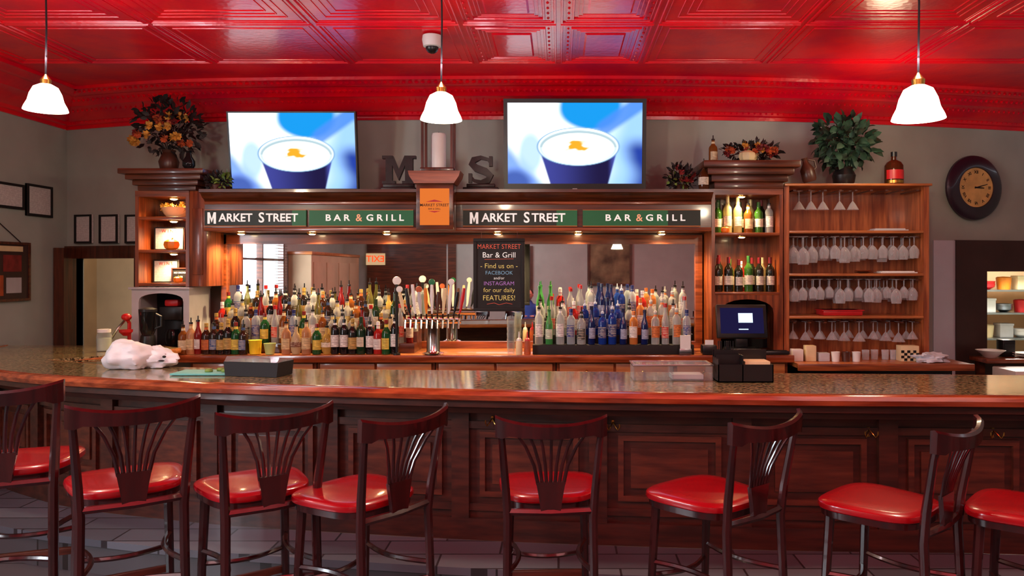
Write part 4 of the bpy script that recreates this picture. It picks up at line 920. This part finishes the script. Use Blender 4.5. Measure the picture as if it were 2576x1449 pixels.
put(MB().box(-.1,.1,-.06,.1,0,.03,bev=.005).box(-.1,.1,.04,.1,.03,.3,bev=.005).box(-.1,.1,-.06,.1,.26,.38,bev=.01),'body','black',t); put(MB().lathe([(.05,.035),(.065,.08),(.06,.15),(.045,.18)],cy=-.01,seg=16),'carafe','darkglass',t); put(MB().box(-.06,.06,-.05,.05,.38,.44,bev=.015),'lid','redpl',t)
t=thing('juice_press','red lever juice press behind the glass jar','juice press',(-3.5,6.28,HB+.001))
put(MB().box(-.06,.06,-.06,.06,0,.02,bev=.004).tube([(0,.04,.02),(0,.04,.2),(0,.0,.24)],.014,8),'stand','redpl',t); put(MB().tube([(0,0,.24),(-.06,-.02,.16),(-.12,-.03,.06)],[.01,.009,.012],6),'lever','chrome',t); put(MB().lathe([(.02,.1),(.05,.13),(.052,.15)],seg=16,cy=-.01),'cup','redpl',t); put(MB().ell((0,0,.25),.04,.04,.03,10),'press_head','redpl',t)
t=thing('blender','black blender with smoked pitcher before the arched niche','blender',(-3.38,6.38,1.071))
put(MB().lathe([(.06,0),(.065,.02),(.055,.09),(.045,.1)],seg=18),'motor_base','black',t); put(MB().lathe([(.045,.1),(.06,.14),(.07,.29),(.066,.29),(.05,.12)],seg=18),'pitcher','darkglass',t); put(MB().lathe([(.07,.29),(.07,.31),(.03,.325)],seg=18),'lid','black',t); put(MB().tube([(.066,0,.27),(.11,0,.25),(.11,0,.17),(.058,0,.15)],.009,6,ref=(0,1,0)),'handle','black',t)
t=thing('glass_jar','clear glass jar of pale green filling on the counter corner','jar',(WX(262,6.05),6.05,HB+.001))
put(MB().lathe([(.0,0),(.05,0),(.055,.01),(.055,.12),(.045,.14),(.045,.17),(.042,.17),(.042,.14),(.051,.118),(.051,.008)],seg=20),'jar_glass','clear',t); put(MB().lathe([(.049,.006),(.049,.1),(0,.1)],seg=18),'filling','jarfill',t); put(MB().lathe([(.048,.145),(.048,.17),(0,.172)],seg=18),'lid','white',t)
solo(MB().lathe([(.0,0),(.045,0),(.052,.11),(.055,.115),(.05,.115)],seg=20),'tub','yellow','yellow plastic tub in the front row of bottles','tub',(WX(641,6.44),6.45,1.005))
solo(MB().lathe([(.0,0),(.035,0),(.046,.07),(.05,.09),(.046,.09),(.03,.01)],seg=20),'cup','ltgreen','pale green cup right of the yellow tub','cup',(WX(677,6.44)+.01,6.43,1.005))
t=thing('cup_stack','tall stack of clear plastic cups below the chalkboard','cups',(WX(1285,6.4),6.42,1.005))
for k in range(6): put(MB().lathe([(.028,k*.045),(.036,k*.045+.085),(.0345,k*.045+.085),(.027,k*.045+.003)],seg=16,cap=False),'cup','clear',t)
for i,(px,mt,lb) in enumerate(((1309,'kraft','squeeze bottle of pale sauce right of the cup stack'),(1330,'flo','squeeze bottle of orange sauce nearest the right bottles'))):
    t=thing('squeeze_bottle',lb,'squeeze bottle',(WX(px,6.4)-.01,6.385,1.005),group='squeeze bottles below the chalkboard'); put(MB().lathe([(0,0),(.026,0),(.028,.01),(.028,.1),(.022,.115)],seg=16),'body',mt,t); put(MB().lathe([(.024,.115),(.02,.13),(.008,.14),(.003,.19)],seg=12),'nozzle','redpl' if i else 'white',t)
t=thing('till_screen','black touch screen till standing in the oak arch','till',(WX(1865,6.5),6.5,1.005))
put(MB().box(-.14,.14,-.1,.08,0,.05,bev=.01).box(-.05,.05,-.02,.05,.05,.14,bev=.008),'stand','black',t)
Mt=Matrix.Translation((0,-.05,.13))@Matrix.Rotation(R(-12),4,'X')
put(MB().box(-.21,.21,0,.05,0,.285,Mx=Mt,bev=.01),'casing','black',t); sc_=put(MB().box(-.18,.18,-.003,.001,.04,.255,Mx=Mt),'screen',emit('till_screen_blue',c(46,40,90),.45),t)
put(MB().box(-.03,.09,-.005,-.003,.13,.21,Mx=Mt).box(-.03,.05,-.005,-.003,.07,.078,Mx=Mt),'screen_window',emit('till_window',c(200,225,255),1.6),t)
t=thing('receipt_printer','black receipt printer left of the till','printer',(WX(1783,6.42),6.42,1.005)); put(MB().box(-.06,.06,-.05,.06,0,.08,bev=.012),'body','black',t); put(MB().box(-.035,.035,-.02,-.018,.08,.12),'paper','white',t)
t=thing('napkin_dispenser','white paper napkins in a holder right of the vodka bottles','napkins',(WX(1722,6.36)+.01,6.39,1.005)); put(MB().box(-.05,.05,-.025,.025,0,.05,bev=.004),'holder','steel',t); put(MB().box(-.042,.042,-.015,.0,.01,.16).box(-.038,.046,.003,.015,.01,.14),'napkin','white',t)
solo(MB().box(-.1,.1,-.03,.03,0,.03,bev=.006).box(-.08,.08,-.02,.02,.03,.036),'card_reader','black','low black card reader on the worktop right of the till','card reader',(1.8,6.4,1.005))
# things on the front bar
t=thing('plastic_bag','knotted white plastic carrier bag on the bar','plastic bag',(WX(325,4.98),4.98,HB+.002))
put(cloth(.15,.12,.18,1.7,.22,48,.3),'bag_body','bag',t)
m=cloth(.14,.08,.13,8.3,.3,48,.4)
for v in m.bm.verts: v.co+=Vector((.14,.05,0))
put(m,'bag_handle','bag',t); put(MB().ell((.235,-.02,.075),.012,.01,.008,10).ell((.22,-.025,.05),.02,.012,.005,10),'printed_mark','blackm',t)
t=thing('cutting_board','teal cutting board on the bar beside the garnish tray','cutting board',(-2.12,4.72,HB+.002))
put(MB().box(-.2,.2,-.1,.1,0,.012,bev=.004),'board','teal',t)
for i in range(5): 
    solo(MB().lathe([(.0,0),(.022,0),(.024,.008),(.018,.018),(0,.02)],seg=12),'lime_slice' if i<3 else 'lemon_slice','leaflt' if i<3 else 'fly',('green lime wedge' if i<3 else 'yellow lemon wedge')+' on the teal board, '+ORD[i]+' from the left','fruit',(-2.12+i*.05,4.72+(.03 if i%2 else -.02),HB+.0145),group='citrus wedges on the cutting board')
t=thing('garnish_tray','black garnish tray with a clear lid on the bar','garnish tray',(WX(645,4.62),4.66,HB+.002),rz=R(-12))
put(MB().prism([(-.17,0),(.17,0),(.18,.085),(-.18,.085)],-.085,.085,'y'),'tray','blackm',t); put(MB().prism([(-.085,.086),(.085,.086),(.075,.105),(-.06,.115)],-.175,.175,'x'),'lid','clear',t)
t=thing('organiser_box','low clear organiser box with metal rim on the bar','box',(WX(1690,4.45),4.5,HB+.002))
w=.225;m=MB(); m.box(-w,w,-.1,-.095,0,.085).box(-w,w,.095,.1,0,.085).box(-w,-w+.005,-.095,.095,0,.085).box(w-.005,w,-.095,.095,0,.085).box(-w,w,-.1,.1,0,.004).box(-.003,.003,-.095,.095,.004,.08); put(m,'box','clear',t); put(MB().box(-w+.01,w-.01,-.09,.09,.086,.09),'lid','clear',t)
put(MB().box(-w-.006,w+.006,-.106,-.09,.084,.093,bev=.002).box(-w-.006,w+.006,.09,.106,.084,.093,bev=.002).box(-w-.006,-w+.01,-.09,.09,.084,.093,bev=.002).box(w-.01,w+.006,-.09,.09,.084,.093,bev=.002),'rim','steel',t)
put(MB().box(.0,.18,-.06,.06,.005,.03),'contents','white',t)
t=thing('napkin_caddy','black bar caddy with straws and napkins on the bar','caddy',(WX(1870,4.4),4.42,HB+.002))
w=.155
put(MB().box(-w,w,-.08,-.074,0,.1).box(-w,w,.074,.08,0,.17).box(-w,-w+.006,-.08,.08,0,.13).box(w-.006,w,-.08,.08,0,.1).box(-w,w,-.08,.08,0,.006).box(-.02,-.014,-.08,.08,0,.15).box(-w,-.02,-.03,-.024,0,.15).box(-w,-.02,.02,.026,.0,.17),'caddy_body','black',t)
put(MB().box(.0,.14,-.065,.065,.007,.115),'napkin','kraft',t)
for k in range(12): x=-.13+k*.008; put(MB().tube([(x,.05,.01),(x+random.uniform(-.01,.01),.05+random.uniform(-.01,.01),.22)],.003,5),'straw','black',t)
# ---------------- kitchen pass
t=thing('pass_ledge','oak ledge below the kitchen pass window','ledge',(4.6,7.3,.83)); 
put(MB().box(3.95,5.1,7.15,7.46,.84,.88,bev=.006),'ledge_board','wood',t,True)
for x in (4.0,5.02): put(MB().box(x,x+.05,7.36,7.44,0,.84),'bracket','wooddk',t,True)
solo(MB().lathe([(.05,0),(.09,.04),(.13,.07),(.125,.07),(.05,.01)],seg=24),'bowl','white','white bowl on the kitchen pass ledge','bowl',(WX(2490,7.3),7.29,.881))
solo(MB().lathe([(.05,0),(.12,.02),(.115,.024),(.04,.006)],seg=24).lathe([(.05,.02),(.12,.04),(.115,.044),(.04,.026)],seg=24),'plate_stack','white','stack of white plates at the right of the pass ledge','plates',(WX(2566,7.3)+.06,7.3,.881))
solo(MB().box(-.06,.06,-.06,.06,0,.16,bev=.01).box(-.05,.05,-.065,-.06,.04,.12),'ticket_printer','black','black ticket printer on the pass ledge','printer',(WX(2530,7.4),7.4,.881))
t=thing('reach_in_freezer','white low freezer with a dial panel below the kitchen pass','freezer',(4.5,7.0,0)); put(MB().box(3.98,4.98,6.75,7.12,0,.82,bev=.01),'body','white',t,True); put(MB().box(4.0,4.96,6.735,6.75,.68,.79),'control_panel','kraft',t,True)
for k in range(7): put(MB().box(4.1+k*.09,4.13+k*.09,6.73,6.735,.72,.755),'dial_mark','black',t,True)
t=thing('kitchen_shelf','stainless kitchen shelves beyond the pass window','shelf',(5.4,9.3,0)) 
for z in (.9,1.2,1.47,1.72): put(MB().box(4.4,6.5,9.1,9.6,z-.02,z),'shelf','steel',t,True)
for x in (4.42,6.46): put(MB().box(x,x+.03,9.12,9.15,0,1.9).box(x,x+.03,9.55,9.58,0,1.9),'post','steel',t,True)
i=0; kt={}
for z,zn in ((.9,'lowest'),(1.2,'second'),(1.47,'third')):
    for k in range(9):
        mt=['kraft','white','yellow','steel','white','redpl','kraft','pump','greywhite'][(k*2+i)%9]; sh=(k+i)%3
        col={'yellow':'yellow','white':'white','kraft':'cream','redpl':'red','steel':'steel','pump':'orange','greywhite':'grey'}[mt]
        if sh==0: mm=MB().lathe([(.0,0),(.07,0),(.08,.08),(.085,.14),(.07,.15),(0,.155)],seg=14); nm='food_container'
        elif sh==1: mm=MB().box(-.08,.08,-.07,.07,0,.16,bev=.006).box(-.085,.085,-.075,.075,.14,.165,bev=.004); nm='food_tub'
        else: mm=MB().lathe([(.04,0),(.09,.03),(.1,.07),(.095,.07),(.04,.01)],seg=16).lathe([(.04,.03),(.09,.06),(.1,.1),(.095,.1),(.04,.04)],seg=16); nm='bowl_stack'
        solo(mm,nm,mt,col+' '+nm.replace('_',' ')+', '+ORD[k]+' from left on the '+zn+' kitchen shelf','container',(4.5+k*.21,9.3,z+.001),group='containers on the kitchen shelves')
    i+=4
# ---------------- behind the camera, seen in the mirror
t=thing('tan_cabinet','long tan cabinet along the left wall, seen in the mirror','cabinet',(-4.6,-1.5,0)); put(MB().box(-4.84,-4.42,-3.2,.1,0,1.98,bev=.01),'body','beige',t,True); put(MB().box(-4.845,-4.4,-3.22,.12,1.98,2.04,bev=.01),'cornice','woodlt',t,True)
for k in range(4): put(MB().box(-4.42,-4.405,-3.1+k*.8,-2.4+k*.8,.2,1.85,bev=.004),'door','beige',t,True)
m=MB().box(-4.3,-2.3,YF,YF+.06,0,2.3); struct(m,'door_2','wooddk')
t=thing('exit_sign','lit red and white EXIT sign, seen reversed in the mirror','exit sign',(-4.1,YF+.09,1.82)); put(MB().box(-.21,.21,-.025,.03,0,.26,bev=.006),'housing','exithouse',t); text('EXIT',.2,'exit',t,(0,.034,.13),.002,.003,1,(R(90),0,R(180)))
def bpic(x,w,z0,z1,lb,mt):
    t=thing('picture_frame',lb,'picture frame',(x,YF+.021,z0)); h=z1-z0; b=.05
    put(MB().box(-w,w,-.02,0,0,h),'print',mt,t); put(MB().box(-w,w,0,.02,0,b).box(-w,w,0,.02,h-b,h).box(-w,-w+b,0,.02,b,h-b).box(w-b,w,0,.02,b,h-b),'frame','brown',t)
bpic(1.15,.5,1.35,2.35,'brown landscape painting in a dark frame, seen in the mirror','paint')
bpic(-.78,.2,1.25,2.25,'narrow framed poster, seen in the mirror beside the chalkboard','postr')
px_,py_=-.6,-2.0
t=thing('person','seated person with dark hair in a blue top, seen in the mirror','person',(px_,py_,0))
bm=bmesh.new(); sl_=bm.verts.layers.skin.verify()
J={'pel':(0,0,.52,.15),'sp':(0,.01,.72,.14),'ch':(0,.02,.9,.15),'nk':(0,.03,1.04,.06),'hd0':(0,.05,1.1,.06),
'hl':(-.1,.05,.5,.09),'kl':(-.14,.45,.5,.065),'al':(-.14,.47,.1,.045),'fl':(-.14,.6,.05,.04),'hr':(.1,.05,.5,.09),'kr':(.14,.45,.5,.065),'ar':(.14,.47,.1,.045),'fr':(.14,.6,.05,.04),
'sl':(-.19,.02,.95,.06),'el':(-.26,.12,.74,.045),'wl':(-.14,.36,.78,.03),'pl':(-.1,.42,.785,.028),'sr':(.19,.02,.95,.06),'er':(.26,.12,.74,.045),'wr':(.14,.36,.78,.03),'pr':(.1,.42,.785,.028)}
V={}
for k,(x,y,z,r_) in J.items():
    v=bm.verts.new((x,y,z)); v[sl_].radius=(r_,r_*.85); V[k]=v
V['pel'][sl_].use_root=True
for a,b in (('pel','sp'),('sp','ch'),('ch','nk'),('nk','hd0'),('pel','hl'),('hl','kl'),('kl','al'),('al','fl'),('pel','hr'),('hr','kr'),('kr','ar'),('ar','fr'),('ch','sl'),('sl','el'),('el','wl'),('wl','pl'),('ch','sr'),('sr','er'),('er','wr'),('wr','pr')): bm.edges.new((V[a],V[b]))
me=bpy.data.meshes.new('body'); bm.to_mesh(me); bm.free(); o=bpy.data.objects.new('tmp',me); C.objects.link(o)
o.modifiers.new('s','SKIN').use_smooth_shade=True; o.modifiers.new('u','SUBSURF').levels=1
bpy.context.view_layer.update(); me2=bpy.data.meshes.new_from_object(o.evaluated_get(bpy.context.evaluated_depsgraph_get())); bpy.data.objects.remove(o)
me2.materials.clear(); me2.materials.append(M['blue']); o=bpy.data.objects.new('clothed_body',me2); C.objects.link(o); o.parent=t
m=MB().ell((0,.07,1.2),.075,.092,.115,20).ell((0,.165,1.19),.014,.018,.02,8).ell((-.076,.07,1.19),.012,.02,.03,8).ell((.076,.07,1.19),.012,.02,.03,8).ell((0,.155,1.145),.024,.008,.007,8)
put(m,'head','skin',t); put(MB().ell((0,.045,1.235),.086,.095,.095,18),'hair','hair',t)
for sx in (-1,1): put(MB().ell((sx*.028,.155,1.21),.01,.006,.007,8),'eye','hair',t)
for sx in (-1,1):
    m=MB(); m.ell((sx*.08,.45,.785),.035,.045,.014,10)
    for f in range(4): m.tube([(sx*(.055+f*.017),.485,.785),(sx*(.055+f*.017),.52-.006*abs(f-1.5),.785),(sx*(.055+f*.017),.54-.006*abs(f-1.5),.775)],.008,6)
    m.tube([(sx*.05,.44,.785),(sx*.028,.465,.783)],.009,6); put(m,'hand','skin',t)
t=thing('dining_chair','dark wooden chair under the person seen in the mirror','chair',(px_,py_,0)); put(MB().box(-.22,.22,-.2,.22,.36,.4,bev=.01),'seat','mahog',t)
for sx in (-.2,.2):
    put(MB().box(sx-.02,sx+.02,-.25,-.21,0,.95),'rear_leg','mahog',t); put(MB().box(sx-.02,sx+.02,.18,.22,0,.36),'leg','mahog',t)
put(MB().box(-.18,.18,-.245,-.22,.78,.95,bev=.01),'backrest','mahog',t)
t=thing('dining_table','dark wooden table in front of the person seen in the mirror','table',(px_,py_+.75,0)); put(MB().box(-.5,.5,-.38,.38,.72,.76,bev=.01),'tabletop','mahog',t); put(MB().lathe([(.25,0),(.2,.03),(.05,.06),(.05,.72)],seg=18),'pedestal','mahog',t)
# ---------------- lights
light('AREA',(XL-.4,1.3,1.9),260,(.84,.92,1),2.0,(0,R(-90),0),sy=1.5)
light('AREA',(-1.6,-1.2,3.25),75,(.98,.96,.95),2.6,(0,0,0))  # fill with no fixture, added for the sheen on the stool seats
light('AREA',(2.6,.8,3.25),18,(1,.95,.9),2.0,(0,0,0))
light('AREA',(.5,.2,2.45),215,(1,.8,.84),5.0,(R(180),0,0),sy=2.6)  # unseen uplight, added to brighten the red ceiling
light('AREA',(-3.2,3.0,2.9),14,(.9,.94,1),.8,(0,0,0))
light('POINT',(-4.4,8.5,2.2),12,(1,.86,.66),.15)
light('POINT',(5.0,8.7,2.3),170,(1,.95,.85),.2)
light('POINT',(2.6,6.1,2.75),14,(1,.78,.5),.15)  # lamp without a fixture, added to brighten the glass rack
w=bpy.data.worlds.new('world'); S.world=w; w.use_nodes=True; b=w.node_tree.nodes['Background']; b.inputs[0].default_value=(.8,.9,1,1); b.inputs[1].default_value=2.5
cam=bpy.data.cameras.new('camera'); co=bpy.data.objects.new('camera',cam); C.objects.link(co); co.location=(0,0,CZ); co.rotation_euler=(R(90),0,0)
cam.sensor_width=36; cam.lens=36*F/2576; cam.shift_x=(1288-VX)/2576; cam.shift_y=-(724.5-HY)/2576; cam.clip_start=.05
S.camera=co
S.view_settings.view_transform='Standard'
S.view_settings.exposure=.1
